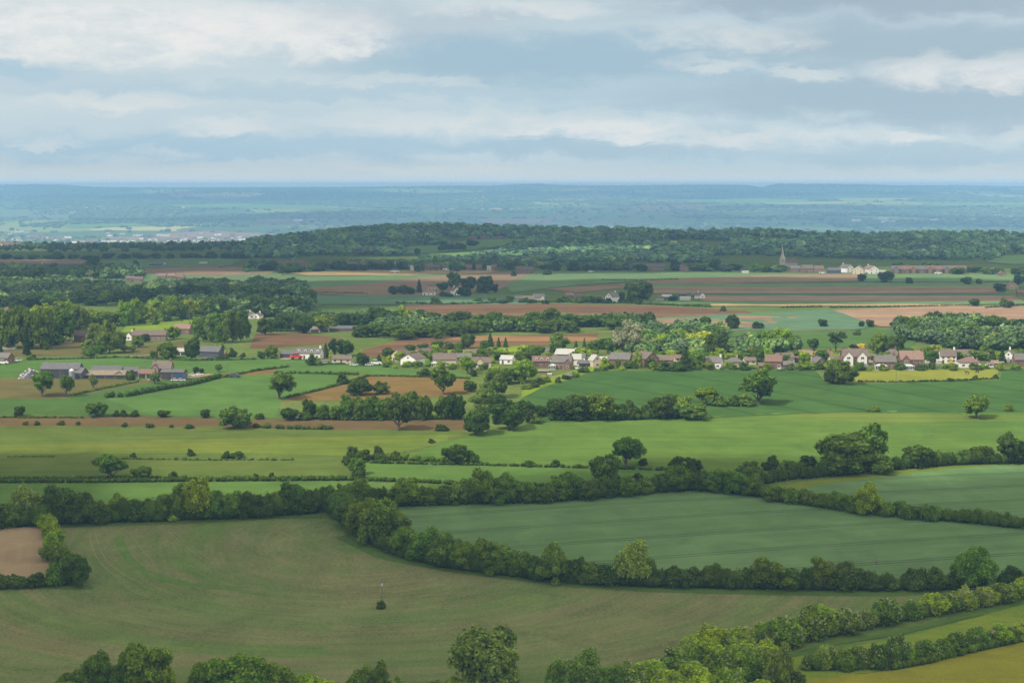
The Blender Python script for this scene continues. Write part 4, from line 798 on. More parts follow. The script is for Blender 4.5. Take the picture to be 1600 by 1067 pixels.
hedge([(190, 717), (240, 718), (330, 719), (460, 719)], 3.5, 'faint ragged hedge across the olive meadow', 1.4, 'm', .6)
hedge([(12, 714), (50, 714), (85, 714)], 2, 'short faint hedge in the olive meadow at the left', 1.0, 'm', .4)
hedge([(480, 655), (560, 657), (640, 656), (720, 655)], 9, 'undergrowth hedge under the belt across the vale', 2.4, 'd', .4)
hedge([(860, 657), (940, 657), (1030, 655), (1060, 654)], 12, 'undergrowth hedge under the copse below the cornfield', 2.4, 'd', .4)
hedge([(400, 519), (440, 518), (478, 519)], 4.5, 'clipped straight hedge in front of the white gabled cottage', 1.6, 'd', .06)
hedge([(495, 570), (540, 569)], 2.4, 'clipped garden hedge before the tan bungalow', 1.2, 'd', .1)
hedge([(1145, 578), (1182, 577)], 3.4, 'clipped garden hedge below the grey bungalow', 1.6, 'd', .06)
hedge([(1068, 577), (1115, 577)], 2, 'pale clipped hedge in front of the white black house', 1.0, 'y', .1)
hedge([(1221, 481), (1284, 480)], 3, 'clipped field hedge on the plain, left of three pieces', 2.2, 'd', .05)
hedge([(1297, 481), (1410, 480)], 3, 'clipped field hedge on the plain, middle of three pieces', 2.2, 'd', .08)
hedge([(1412, 480), (1511, 478)], 2.6, 'clipped field hedge on the plain, right of three pieces', 2.2, 'd', .05)
hedge([(1010, 476), (1060, 478), (1112, 480)], 3.4, 'dark hedge below the sheds on the plain', 2.2, 'd', .2)
hedge([(830, 472), (900, 473), (990, 474)], 2.6, 'hedge along the lane of the white house', 2.0, 'd', .15)
hedge([(468, 459), (520, 458), (575, 460)], 2, 'dark bank hedge above the blue green field', 2.0, 'd', .3)
hedge([(620, 475), (690, 477), (760, 475), (800, 473)], 4, 'hedge between blue green field and red plough', 2.4, 'd', .4)
hedge([(940, 438), (1010, 439), (1060, 437)], 1.6, 'thin hedge left on the brown wedge', 1.8, 'd', .2)
hedge([(1340, 597), (1420, 597), (1500, 595), (1560, 592)], 2.6, 'ragged lower hedge of the yellow green paddock', 1.2, 'd', .6)
hedge([(1525, 508), (1600, 508)], 3, 'dark hedge under the reddish field at the right', 2.0, 'd', .2)
hedge([(1540, 482), (1600, 478), (1660, 474)], 3, 'dark hedge climbing to the houses at the right edge', 2.0, 'd', .2)
# ------------------------------------------------------------------ buildings
def unit_window():
    f = MB(); f.box(-.5, .5, -.05, .03, 0, 1); fm = f.mesh('window'); fm.materials.append(M_FRAME)
    p = MB()
    for a, b in ((-.42, -.03), (.03, .42)): p.box(a, b, -.075, -.045, .08, .92)
    pm = p.mesh('pane'); pm.materials.append(M_GLASS); return fm, pm
WIN_F, WIN_P = unit_window()
def window(parent, x, y, z, w, h, rz=0.0, pane=True):
    o = link('window', WIN_F, parent); o.location = (x, y, z); o.scale = (w, 1, h); o.rotation_euler = (0, 0, rz)
    link('pane', WIN_P, o)
def gable_prism(mb, x0, x1, y0, y1, zb, zw, zr, axis='x'):
    """walls under a gable roof; ridge along axis"""
    if axis == 'x':
        ym = (y0 + y1) / 2
        vs = [(x0, y0, zb), (x0, y1, zb), (x0, y1, zw), (x0, ym, zr), (x0, y0, zw), (x1, y0, zb), (x1, y1, zb), (x1, y1, zw), (x1, ym, zr), (x1, y0, zw)]
    else:
        xm = (x0 + x1) / 2
        vs = [(x1, y0, zb), (x0, y0, zb), (x0, y0, zw), (xm, y0, zr), (x1, y0, zw), (x1, y1, zb), (x0, y1, zb), (x0, y1, zw), (xm, y1, zr), (x1, y1, zw)]
    mb.add(vs, [(0, 1, 2, 3, 4), (9, 8, 7, 6, 5), (0, 4, 9, 5), (1, 6, 7, 2), (4, 3, 8, 9), (3, 2, 7, 8), (0, 5, 6, 1)])
def gable_roof(mb, x0, x1, y0, y1, zw, zr, axis='x', ov=.35, t=.2):
    if axis == 'x': a0, a1, b0, b1 = x0, x1, y0, y1
    else: a0, a1, b0, b1 = y0, y1, x0, x1
    bm_ = (b0 + b1) / 2; k = (zr - zw) / ((b1 - b0) / 2); e = ov
    prof = [(b0 - e, zw - k * e + .03), (b0 - e, zw - k * e + t), (bm_, zr + t), (b1 + e, zw - k * e + t), (b1 + e, zw - k * e + .03), (bm_, zr + .03)]
    vs = []
    for a in (a0 - ov * .7, a1 + ov * .7):
        for b, z in prof: vs.append((a, b, z) if axis == 'x' else (b, a, z))
    fs = [(i, (i + 1) % 6, 6 + (i + 1) % 6, 6 + i) for i in range(6)] + [(0, 5, 2, 1), (5, 4, 3, 2), (6, 7, 8, 11), (11, 8, 9, 10)]
    mb.add(vs, fs)
def hip_roof(mb, x0, x1, y0, y1, zw, zr, ov=.4):
    X0, X1, Y0, Y1 = x0 - ov, x1 + ov, y0 - ov, y1 + ov; ym = (y0 + y1) / 2; r = min((y1 - y0) / 2, (x1 - x0) / 2 - .3)
    mb.add([(X0, Y0, zw), (X1, Y0, zw), (X1, Y1, zw), (X0, Y1, zw), (x0 + r, ym, zr), (x1 - r, ym, zr), (X0, Y0, zw - .15), (X1, Y0, zw - .15), (X1, Y1, zw - .15), (X0, Y1, zw - .15)],
           [(0, 1, 5, 4), (1, 2, 5), (2, 3, 4, 5), (3, 0, 4), (6, 9, 8, 7), (0, 6, 7, 1), (1, 7, 8, 2), (2, 8, 9, 3), (3, 9, 6, 0)])
def fixn(o):
    bm = bmesh.new(); bm.from_mesh(o.data); bmesh.ops.recalc_face_normals(bm, faces=bm.faces[:]); bm.to_mesh(o.data); bm.free(); return o
rb = random.Random(4); BASES = []
def building(x, yb, w, h, style, wall, roof, label, name='house', yaw=0, group=None, chim=1, gables=(), cons=None, dorm=0, wins=True, wr=.56, depth=None, open_front=False, cat=None, door=True):
    p = P(x, yb); s = scale_at(p); W, H = w / s, h / s; BASES.append((p.x, p.y, W))
    ry = math.radians(yaw)
    D = depth or ({'S': min(max(W * .62, 5.5), 8.5), 'G': W * 1.5, 'H': min(W * .75, 10), 'X': min(W * .6, 8)}[style])
    if style == 'G': W = W / (math.cos(ry) + .35 * abs(math.sin(ry)))
    r = empty(name, (p.x, p.y + D / 2 * math.cos(ry), p.z - .1), ry)
    tag(r, label, cat or {'house': 'house', 'bungalow': 'bungalow', 'barn': 'barn', 'shed': 'shed'}.get(name, name), group)
    if label in LABELS or not 4 <= len(label.split()) <= 16: print('BUILDING LABEL', label)
    LABELS[label] = 1
    zw = H * wr; zr = H - .2; x0, x1, y0, y1 = -W / 2, W / 2, -D / 2, D / 2
    wb = MB(); rf = MB()
    if style in 'SX':
        gable_prism(wb, x0, x1, y0, y1, -.6, zw, zr, 'x'); gable_roof(rf, x0, x1, y0, y1, zw, zr, 'x')
    elif style == 'G':
        gable_prism(wb, x0, x1, y0, y1, -.6, zw, zr, 'y'); gable_roof(rf, x0, x1, y0, y1, zw, zr, 'y')
    else:
        wb.box(x0, x1, y0, y1, -.6, zw - .02); hip_roof(rf, x0, x1, y0, y1, zw, zr)
    fixn(wb.build('wall', WALL[wall], r)); ro = fixn(rf.build('roof', ROOF[roof], r))
    for i in range(chim):
        c = MB()
        if style == 'G': cx, cy = 0.0, (y1 - 1.2 if i == 0 else y0 + 1.5)
        else: cx, cy = ((x1 - .7) if i == 0 else (x0 + .7)) if style != 'H' else (x1 - W * .33) * (1 if i == 0 else -1), 0.0
        c.box(cx - .45, cx + .45, cy - .35, cy + .35, zr - .8, zr + 1.0); c.box(cx - .52, cx + .52, cy - .42, cy + .42, zr + 1.0, zr + 1.15)
        for q in (-.2, .2): c.tube((cx + q, cy, zr + 1.15), (cx + q, cy, zr + 1.5), .13, .11, 6)
        c.build('chimney', WALL['brick' if wall in ('brick', 'pink', 'cream') else wall], ro)
    two = zw > 4.0; gf = []
    for gx, gw, gwall in gables:          # projecting front gables: (centre share, width share, wall)
        a, b = x0 + W * (gx - gw / 2), x0 + W * (gx + gw / 2); dy = 1.6; zr2 = min(zr - .15, zw + (b - a) * .52)
        g = MB(); gable_prism(g, a, b, y0 - dy, y0 - .02, -.6, zw - .25, zr2 - .12, 'y'); fixn(g.build('gable_wing', WALL[gwall], r))
        g = MB(); gable_roof(g, a, b, y0 - dy, y0 + (zr2 - zw) / max(.3, (zr - zw)) * D / 2, zw - .22, zr2, 'y', .3, .17); fixn(g.build('wing_roof', ROOF[roof], r))
        gf.append((a, b, y0 - dy))
        if wins:
            for z in ((.9, 3.4) if two else (.9,)): window(r, (a + b) / 2, y0 - dy, z, min(1.8, (b - a) * .4), 1.25)
    if cons:                              # conservatory: (centre share, width m, depth m)
        cx = x0 + W * cons[0]; a, b = cx - cons[1] / 2, cx + cons[1] / 2; yy = (gf[0][2] if gf and gf[0][0] < cx < gf[0][1] else y0) - .02
        c = MB(); c.box(a, b, yy - cons[2], yy, -.4, 2.0); hip_roof(c, a, b, yy - cons[2], yy, 2.15, 3.0, .1); co = fixn(c.build('conservatory', M_CONS, r))
        k = max(3, int(cons[1] / .9))
        c = MB()
        for i in range(k): c.box(a + (b - a) * (i + .18) / k, a + (b - a) * (i + .82) / k, yy - cons[2] - .03, yy - cons[2] - .004, .5, 1.85)
        c.build('pane', M_GLASS, co)
    for i in range(dorm):
        dx = x0 + W * (i + .5 + (.12 if dorm > 1 else 0)) / dorm; yd = y0 + D * .12; zz = zw + (zr - zw) * .24
        d = MB(); gable_prism(d, dx - .7, dx + .7, yd, yd + D * .34, zz - .4, zz + .9, zz + 1.5, 'y'); do = fixn(d.build('dormer', M_FRAME, r))
        d = MB(); gable_roof(d, dx - .7, dx + .7, yd, yd + D * .36, zz + .92, zz + 1.55, 'y', .15, .1); fixn(d.build('dormer_roof', ROOF[roof], do))
        window(r, dx, yd, zz - .1, .9, .9)
    if wins and s > 1.15:
        face = [(y0, 0)]
        n = max(1, int(W / 2.7)) if style != 'G' else (2 if W > 5.5 else 1)
        slot = rb.randrange(n) if door and n > 1 else -1
        for i in range(n):
            wx = x0 + W * (i + .5) / n
            if any(a - .3 < wx < b + .3 for a, b, _ in gf): continue
            if cons and abs(wx - (x0 + W * cons[0])) < cons[1] / 2 + .5: lows = False
            else: lows = True
            if i == slot and lows:
                d = MB(); d.box(wx - .5, wx + .5, y0 - .06, y0 + .02, -.1, 2.0); d.build('door', M_DOOR, r)
            elif lows: window(r, wx, y0, .9, 1.4, 1.2)
            if two: window(r, wx, y0, min(3.4, zw - 1.5), 1.2, 1.15)
        if style == 'G' and zr - zw > 2.2: window(r, 0, y0, zw + .2, 1.0, 1.1)
        if style != 'G':      # one end wall window
            for sx in (x0, x1): window(r, sx, 0, 3.4 if two else .9, 1.0, 1.15, -math.pi / 2 if sx < 0 else math.pi / 2)
    if open_front:  # dark panels on the solid wall stand in for shaded openings
        k = max(2, int(W / 4)); d = MB()
        for i in range(k): d.box(x0 + W * (i + .08) / k, x0 + W * (i + .92) / k, y0 - .05, y0 + .02, -.1, zw * .82)
        d.build('doorway_shade', M_SHEET_SHADE, r)
    return r
V = 'village houses'
B = building
B(626, 565, 19, 19, 'G', 'cream', 'brown', 'cream gabled cottage left of the white gabled house', yaw=-28, group=V)
B(645, 571, 27, 18, 'G', 'white', 'brown', 'white gabled house with brown roof at the left end of the village', yaw=-22, group=V, cons=(.75, 4, 2.5), chim=0)
B(661, 562, 26, 17, 'G', 'cream', 'brown', 'cream gable rising just behind the white gabled house', yaw=-30, group=V)
B(677, 564, 26, 13, 'S', 'cream', 'brown', 'brown roofed bungalow between the cream gable and the long house', 'bungalow', group=V, chim=0)
B(694, 573, 36, 21, 'S', 'cream', 'brown', 'long cream and brick house with a white conservatory at its left', group=V, cons=(.05, 3.4, 3), yaw=4)
B(719, 566, 34, 14, 'S', 'pink', 'grey', 'grey brown roofed house behind the long cream house', group=V, chim=0, yaw=6)
B(752, 575, 30, 17, 'X', 'cream', 'brown', 'yellow cream house with a front gable and a car before it', group=V, gables=((.42, .44, 'cream'),))
B(793, 569, 20, 14, 'S', 'white', 'pale', 'pale roofed house half hidden behind the pale willow', group=V, chim=0, yaw=-20)
B(783, 560, 22, 12, 'S', 'pink', 'brown', 'brown roof behind the pale roofed house', group=V, yaw=10)
B(818, 562, 14, 11, 'G', 'tan', 'tan', 'small tan roofed house behind the large bright tree', group=V, chim=0, yaw=25)
B(845, 574, 27, 18, 'S', 'brick', 'red', 'red roofed brick house with three dormers', group=V, dorm=3, yaw=6)
B(849, 558, 20, 13, 'S', 'white', 'grey', 'pale grey roof behind the house with three dormers', group=V, chim=0)
B(884, 563, 30, 18, 'S', 'brick', 'pale', 'brick house with a wide bright pale roof', group=V, yaw=-18, chim=0)
B(879, 577, 31, 21, 'S', 'pink', 'grey', 'broad pinkish brick house with two tall end gables', group=V, gables=((.86, .3, 'brick'),), cons=(.1, 3.4, 3), yaw=-14)
B(899, 571, 18, 18, 'S', 'white', 'pale', 'narrow white house with pale roof beside the pinkish brick house', group=V, chim=0)
B(916, 573, 22, 10, 'S', 'wood', 'slate', 'low dark garage left of the yellow house', 'shed', group=V, chim=0, wins=False, open_front=True)
B(930, 574, 15, 20, 'G', 'cream', 'pale', 'tall narrow yellow gabled house above the grass bank', group=V, yaw=18)
B(942, 570, 12, 13, 'S', 'cream', 'pale', 'small pale roofed wing behind the yellow gabled house', group=V, chim=0)
B(971, 573, 33, 22, 'S', 'brick', 'grey', 'grey brown roofed brick house under the silvery tree', group=V, yaw=-20, chim=1)
B(1012, 573, 24, 23, 'G', 'brick', 'brown', 'tall red brick gabled house right of the silvery tree', group=V, yaw=24)
B(1036, 571, 34, 16, 'S', 'brick', 'brown', 'long low brick house joined to the tall red gable', group=V, yaw=-4, chim=0)
B(1114, 576, 30, 19, 'X', 'white', 'grey', 'white house with dark timber gable at the edge of the cornfield', group=V, gables=((.34, .5, 'wood'),), yaw=-16)
B(1148, 574, 25, 16, 'H', 'tan', 'grey', 'grey hip roofed bungalow right of the white and timber house', 'bungalow', group=V, yaw=8)
B(1136, 546, 8, 7, 'S', 'brick', 'red', 'tiny brick hut at the edge of the field behind the village', 'shed', group=V, chim=0, wins=False)
B(1194, 577, 16, 10, 'S', 'brick', 'brown', 'low dark roofed bungalow left of the red brick pair', 'bungalow', group=V, chim=0)
B(1210, 576, 26, 22, 'S', 'brick', 'red', 'red brick house left of the bright tree cluster', group=V, yaw=-12)
B(1226, 568, 28, 17, 'S', 'cream', 'brown', 'brown roofed cream house behind the red brick house', group=V, yaw=14, chim=0)
B(1233, 577, 18, 13, 'S', 'brick', 'grey', 'low brick house at the end of the red brick group', group=V, chim=0)
B(1260, 563, 22, 16, 'S', 'cream', 'salmon', 'salmon roofed house half hidden by the dark village trees', group=V, yaw=-15)
B(1268, 575, 10, 9, 'S', 'white', 'pale', 'small white garden house left of the black gable', 'shed', group=V, chim=0)
B(1281, 576, 19, 18, 'G', 'wood', 'grey', 'black and white timber gabled house', group=V, yaw=12)
B(1290, 564, 22, 16, 'S', 'brick', 'red', 'red tiled house under the flat topped pine', group=V, yaw=10)
B(1337, 571, 40, 26, 'X', 'brick', 'brown', 'big brick house with twin white front gables', group=V, gables=((.2, .36, 'white'), (.74, .36, 'white')), chim=2)
B(1349, 577, 16, 8, 'S', 'tan', 'slate', 'low dark roofed garage before the twin white gables', 'shed', group=V, chim=0)
B(1396, 566, 28, 21, 'H', 'brick', 'brown', 'hip roofed brick house behind the dark roofed brick house', group=V)
B(1384, 577, 33, 22, 'S', 'brick', 'grey', 'dark roofed brick house with a white domed conservatory', group=V, cons=(.24, 6.0, 3.5), chim=1)
B(1425, 577, 36, 29, 'X', 'brick', 'salmon', 'largest orange brown brick house with a tiled dormer gable', group=V, gables=((.22, .34, 'brick'),), cons=(.24, 6.5, 3), chim=1)
B(1482, 568, 25, 22, 'S', 'white', 'brown', 'left of two matching brown roofed white houses', group=V)
B(1509, 565, 25, 19, 'S', 'white', 'brown', 'right of two matching brown roofed white houses', group=V, chim=0)
B(1516, 575, 32, 17, 'H', 'white', 'red', 'hip roofed white bungalow with broad red brown roof', 'bungalow', group=V, chim=0)
B(1468, 568, 7, 7, 'S', 'white', 'pale', 'small white hut before the matching houses', 'shed', group=V, chim=0, wins=False)
B(1450, 567, 6, 7, 'S', 'white', 'tan', 'tiny cream hut right of the largest brick house', 'shed', group=V, chim=0, wins=False)
B(1462, 574, 10, 4, 'S', 'tan', 'slate', 'low grey lean to on the paddock edge', 'shed', group=V, chim=0, wins=False)
B(1556, 573, 11, 10, 'S', 'tan', 'salmon', 'orange brick hut above the paddock corner', 'shed', group=V, chim=0)
B(1566, 572, 8, 7, 'S', 'cream', 'tan', 'pale hut right of the orange brick hut', 'shed', group=V, chim=0)
B(1580, 567, 18, 20, 'G', 'white', 'grey', 'white gabled house near the right edge of the village', group=V, yaw=-20)
B(1597, 573, 22, 21, 'S', 'brick', 'grey', 'red brick house cut by the right edge', group=V)
B(1571, 516, 14, 11, 'H', 'white', 'pale', 'white hip roofed house among trees at the right', group=V, chim=0)
B(849, 583, 17, 6, 'S', 'wood', 'tan', 'low greenish shed below the house with three dormers', 'shed', group=V, chim=0, wins=False)
B(888, 591, 13, 7, 'S', 'wood', 'grey', 'small dark shed alone on the grass bank', 'shed', group=V, chim=0, wins=False)
B(859, 587, 6, 4, 'S', 'white', 'pale', 'tiny white hut on the grass bank', 'shed', group=V, chim=0, wins=False)
for x, yb, w, h, st_, wl, rr, lb in ((736, 558, 18, 12, 'S', 'pink', 'brown', 'small brown roofed house between the grey roof and the yellow cream house'), (770, 558, 16, 12, 'S', 'cream', 'red', 'small cream house behind the yellow cream house'), (862, 566, 15, 12, 'S', 'cream', 'brown', 'small cream house between the dormer house and the pinkish brick house'),
  (908, 564, 16, 12, 'S', 'white', 'grey', 'small white house behind the low dark garage'), (956, 566, 15, 12, 'S', 'cream', 'brown', 'small cream house right of the yellow gabled house'), (990, 566, 16, 13, 'S', 'pink', 'brown', 'small brick house half hidden below the silvery tree'), (1062, 566, 18, 12, 'S', 'cream', 'red', 'small cream house behind the blue green cedar'),
  (1090, 567, 15, 12, 'S', 'white', 'brown', 'small white house left of the white and timber house'), (1172, 570, 18, 12, 'S', 'cream', 'brown', 'small cream house right of the grey bungalow'), (1247, 566, 15, 13, 'S', 'brick', 'red', 'small red house left of the salmon roofed house'), (1306, 570, 18, 14, 'S', 'cream', 'brown', 'small cream house left of the twin white gables'),
  (1362, 566, 14, 13, 'S', 'cream', 'brown', 'small cream house between twin gables and dark roofed house'), (1456, 560, 18, 13, 'S', 'pink', 'red', 'small brick house left of the matching white houses'), (1538, 564, 18, 13, 'S', 'cream', 'brown', 'small cream house right of the red brown bungalow'), (1548, 574, 9, 8, 'S', 'white', 'brown', 'tiny white house beside the orange brick hut')):
    B(x, yb, w, h, st_, wl, rr, lb, group=V, yaw=((x * 7) % 31) - 15, chim=x % 2)
C_ = 'cottages and yards left of the village'
B(452, 516, 15, 12, 'G', 'white', 'brown', 'white gabled cottage with long brown roof behind a clipped hedge', yaw=-35, group=C_, depth=10)
B(465, 515, 24, 9, 'S', 'white', 'brown', 'long brown roof joined to the white gabled cottage', group=C_, chim=0)
B(499, 519, 28, 9, 'S', 'tan', 'tan', 'long low tan roofed barn with skylights', 'barn', group=C_, chim=0, wins=False, open_front=True, wr=.5)
B(535, 518, 54, 9, 'S', 'wood', 'slate', 'long grey roofed barn right of the tan barn', 'barn', group=C_, chim=0, wins=False, wr=.5)
B(450, 560, 25, 13, 'S', 'dark', 'slate', 'dark weathered shed left of the red van', 'barn', group=C_, chim=0, wins=False)
B(482, 561, 40, 17, 'S', 'white', 'grey', 'white cottage with a row of dormers in its grey roof', group=C_, dorm=4, yaw=-8)
B(534, 568, 30, 13, 'S', 'cream', 'brown', 'tan roofed bungalow left of the dark round tree', 'bungalow', group=C_, chim=0, yaw=-4)
B(505, 567, 14, 5, 'S', 'white', 'brown', 'low white outbuilding left of the tan bungalow', 'shed', group=C_, chim=0, wins=False)
B(403, 498, 10, 9, 'G', 'white', 'brown', 'white gabled house among trees right of the poplars', group=C_, yaw=-20)
B(392, 498, 15, 10, 'G', 'white', 'brown', 'cream gable peeping out behind the poplars', group=C_, yaw=25)
B(535, 503, 14, 7, 'S', 'brick', 'pale', 'red building with pale roof among mid distance trees', 'shed', group=C_, chim=0)
B(481, 499, 18, 9, 'S', 'brick', 'brown', 'brick house half hidden in trees above the white gabled cottage', group=C_)
B(285, 522, 26, 16, 'S', 'brick', 'salmon', 'salmon roofed house on the sunlit grass', group=C_, yaw=-10)
B(232, 533, 52, 17, 'S', 'pink', 'brown', 'long two storey brick terrace behind the sunlit trees', 'terrace', group=C_, chim=2, cat='terrace', yaw=3)
B(203, 532, 11, 13, 'G', 'white', 'brown', 'white house at the left end of the long terrace', group=C_, yaw=-15)
B(126, 534, 20, 18, 'S', 'brick', 'brown', 'brick house with chimney beside the left wood', group=C_, yaw=-8)
B(99, 535, 22, 5, 'S', 'white', 'red', 'low white building under the left wood', 'shed', group=C_, chim=0, wins=False)
B(282, 555, 15, 11, 'S', 'white', 'pale', 'pale roofed shed left of the blue black barn', 'shed', group=C_, chim=0, wins=False, open_front=True)
B(329, 559, 33, 18, 'S', 'dark', 'slate', 'blue black barn with a pale lower wall', 'barn', group=C_, chim=0, wins=False, yaw=-14)
B(348, 555, 8, 6, 'S', 'brick', 'red', 'small red shed right of the blue black barn', 'shed', group=C_, chim=0, wins=False)
B(7, 568, 20, 17, 'S', 'brick', 'grey', 'grey roofed red brick house at the left edge', group=C_, yaw=-22, chim=0)
B(13, 546, 20, 5, 'S', 'white', 'pale', 'long low white shed at the left edge', 'shed', group=C_, chim=0, wins=False)
G_ = 'farm buildings'
B(94, 591, 60, 24, 'S', 'dark', 'slate', 'largest dark blue grey barn of the farm', 'barn', group=G_, chim=0, wins=False, wr=.62, open_front=True, yaw=-3)
B(122, 592, 22, 18, 'S', 'dark', 'slate', 'dark lean to barn at the right end of the largest barn', 'barn', group=G_, chim=0, wins=False, yaw=-25)
B(166, 585, 46, 13, 'S', 'dark', 'slate', 'grey roofed barn behind the tan cattle shed', 'barn', group=G_, chim=0, wins=False)
B(164, 592, 62, 13, 'S', 'wood', 'tan', 'long open fronted cattle shed with a tan roof', 'barn', group=G_, chim=0, wins=False, open_front=True, wr=.5)
B(185, 592, 16, 12, 'G', 'tan', 'brown', 'brown gabled end of the cattle shed', 'barn', group=G_, chim=0, wins=False)
B(203, 589, 22, 16, 'S', 'dark', 'slate', 'dark barn between cattle shed and farmhouse', 'barn', group=G_, chim=0, wins=False, yaw=15)
B(228, 591, 24, 14, 'S', 'tan', 'red', 'red roofed outbuilding left of the farmhouse', 'barn', group=G_, chim=0, wins=False, open_front=True)
B(253, 588, 30, 24, 'S', 'pink', 'brown', 'brick farmhouse with two tall chimneys', group=G_, chim=2, gables=((.2, .4, 'pink'),), yaw=-6)
B(270, 594, 36, 17, 'S', 'wood', 'slate', 'open fronted hay barn with blue sheeting beside the farmhouse', 'barn', group=G_, chim=0, wins=False, open_front=True, wr=.75, yaw=-6)
M_ = 'houses of the middle distance'
B(670, 462, 20, 10, 'H', 'white', 'salmon', 'white bungalow with a salmon roof among dark trees', 'bungalow', group=M_, chim=0, depth=9)
B(677, 453, 16, 10, 'S', 'cream', 'brown', 'brown roofed house above the white bungalow', group=M_, chim=0)
B(711, 461, 11, 12, 'G', 'white', 'brown', 'white gabled cottage right of the white bungalow', group=M_, yaw=20)
B(812, 472, 14, 10, 'S', 'pink', 'slate', 'grey roofed house left of the brick and yellow farmhouse', group=M_)
B(825, 473, 18, 11, 'S', 'pink', 'brown', 'pink brick half of the farmhouse on the plain', group=M_, chim=0)
B(842, 472, 18, 13, 'X', 'cream', 'slate', 'yellow half of the farmhouse on the plain', group=M_, gables=((.8, .36, 'cream'),), chim=0)
B(890, 466, 12, 9, 'S', 'pink', 'salmon', 'pinkish house behind hedgerow trees on the plain', group=M_)
B(905, 466, 10, 7, 'S', 'pink', 'brown', 'small brown house right of the pinkish house', group=M_, chim=0)
B(957, 472, 13, 15, 'G', 'white', 'grey', 'tall white house beside the great round tree', group=M_, yaw=-40)
B(940, 471, 16, 8, 'S', 'white', 'grey', 'low dark roofed house left of the tall white house', group=M_, chim=0)
B(1031, 469, 12, 6, 'S', 'stone', 'slate', 'grey wall shed right of the great round tree', 'shed', group=M_, chim=0, wins=False)
B(1042, 468, 15, 8, 'S', 'wood', 'pale', 'pale roofed shed on the plain', 'shed', group=M_, chim=0, wins=False)
B(1071, 469, 16, 6, 'S', 'white', 'pale', 'long low white shed on the plain', 'shed', group=M_, chim=0, wins=False)
B(1067, 463, 12, 6, 'S', 'dark', 'slate', 'greenish shed behind the long low white shed', 'shed', group=M_, chim=0, wins=False)
B(1094, 467, 10, 10, 'G', 'white', 'grey', 'white house at the right end of the sheds', group=M_, yaw=30)
B(1086, 464, 10, 7, 'S', 'brick', 'brown', 'little brick house left of the white house by the sheds', group=M_)
B(819, 427, 27, 11, 'S', 'brick', 'brown', 'brick house with white porch below the wooded ridge', group=M_, chim=2)
B(1024, 422, 28, 10, 'S', 'pink', 'grey', 'long grey roofed house under the ridge woods', group=M_, chim=0)
B(1069, 424, 14, 12, 'G', 'pink', 'brown', 'tall brick villa under the ridge woods', group=M_)
B(1165, 427, 10, 4, 'S', 'white', 'pale', 'little white shed at the foot of the ridge woods', 'shed', group=M_, chim=0, wins=False)
B(1243, 425, 16, 10, 'S', 'brick', 'grey', 'brick house right of the church', group=M_)
B(1262, 426, 18, 12, 'S', 'brick', 'brown', 'brown roofed brick house left of the grey barn', group=M_)
B(1280, 426, 14, 11, 'S', 'pink', 'red', 'reddish brick house touching the grey barn', group=M_)
B(1304, 428, 20, 10, 'S', 'dark', 'slate', 'blue grey roofed barn below the ridge woods', 'barn', group=M_, chim=0, wins=False)
B(1324, 426, 14, 13, 'G', 'white', 'grey', 'white gable right of the blue grey roofed barn', group=M_, yaw=25)
B(1344, 429, 18, 14, 'G', 'cream', 'grey', 'left half of the white pair of gables below the woods', group=M_, yaw=-15)
B(1363, 428, 17, 13, 'G', 'white', 'salmon', 'right half of the white pair of gables below the woods', group=M_, yaw=12)
B(1378, 426, 12, 4, 'S', 'white', 'pale', 'low white annexe right of the white pair', 'shed', group=M_, chim=0, wins=False)
for i, (xx, ww) in enumerate([(1400, 14), (1414, 13), (1427, 13), (1440, 13), (1453, 13), (1466, 13), (1479, 13), (1492, 12), (1504, 12)]):
    B(xx, 427, ww, 12, 'X' if i % 2 == 0 else 'S', 'brick', 'red' if i % 3 else 'slate', f'{ordinal(i + 1)} house from the left in the brick row with little gables', group='brick row with little gables', gables=((.5, .55, 'brick'),) if i % 2 == 0 else (), chim=1 if i % 2 else 0)
B(1521, 426, 12, 9, 'G', 'brick', 'brown', 'brick gable just right of the brick row', group=M_)
B(1556, 428, 14, 10, 'S', 'pink', 'slate', 'grey roofed villa among trees at the right', group=M_)
B(1567, 432, 10, 8, 'G', 'pink', 'brown', 'small brick house below the grey roofed villa', group=M_)
B(1584, 452, 14, 11, 'G', 'tan', 'salmon', 'salmon house in the dark trees at the right edge', group=M_)
B(1598, 462, 16, 9, 'S', 'brick', 'red', 'long red roof at the right edge of the plain', group=M_)
st = [(437, 13, 'brick', 'brown'), (450, 13, 'pink', 'red'), (463, 12, 'brick', 'slate'), (474, 9, 'pink', 'red'), (498, 11, 'brick', 'red'), (520, 12, 'pink', 'brown'), (533, 12, 'brick', 'red'), (550, 16, 'brick', 'brown'), (568, 12, 'pink', 'red'), (585, 14, 'brick', 'brown'), (600, 12, 'brick', 'red'),
      (613, 10, 'white', 'pale'), (645, 8, 'white', 'pale'), (656, 12, 'brick', 'brown'), (669, 12, 'brick', 'brown'), (682, 12, 'brick', 'slate'), (697, 11, 'white', 'brown'), (711, 13, 'brick', 'red'), (733, 9, 'brick', 'red'), (748, 9, 'brick', 'brown'), (765, 8, 'white', 'pale'), (772, 8, 'brick', 'red')]
for i, (xx, ww, wl, rr) in enumerate(st):
    B(xx, 417 if xx < 480 else 419 if xx < 640 else 423, ww, 10 if wl != 'white' else 8, 'S', wl, rr, f'{WALL[wl].name.replace("_", " ")} house, {ordinal(i + 1)} from the left along the far brick street', group='houses of the far brick street', chim=1 if i % 2 else 0)
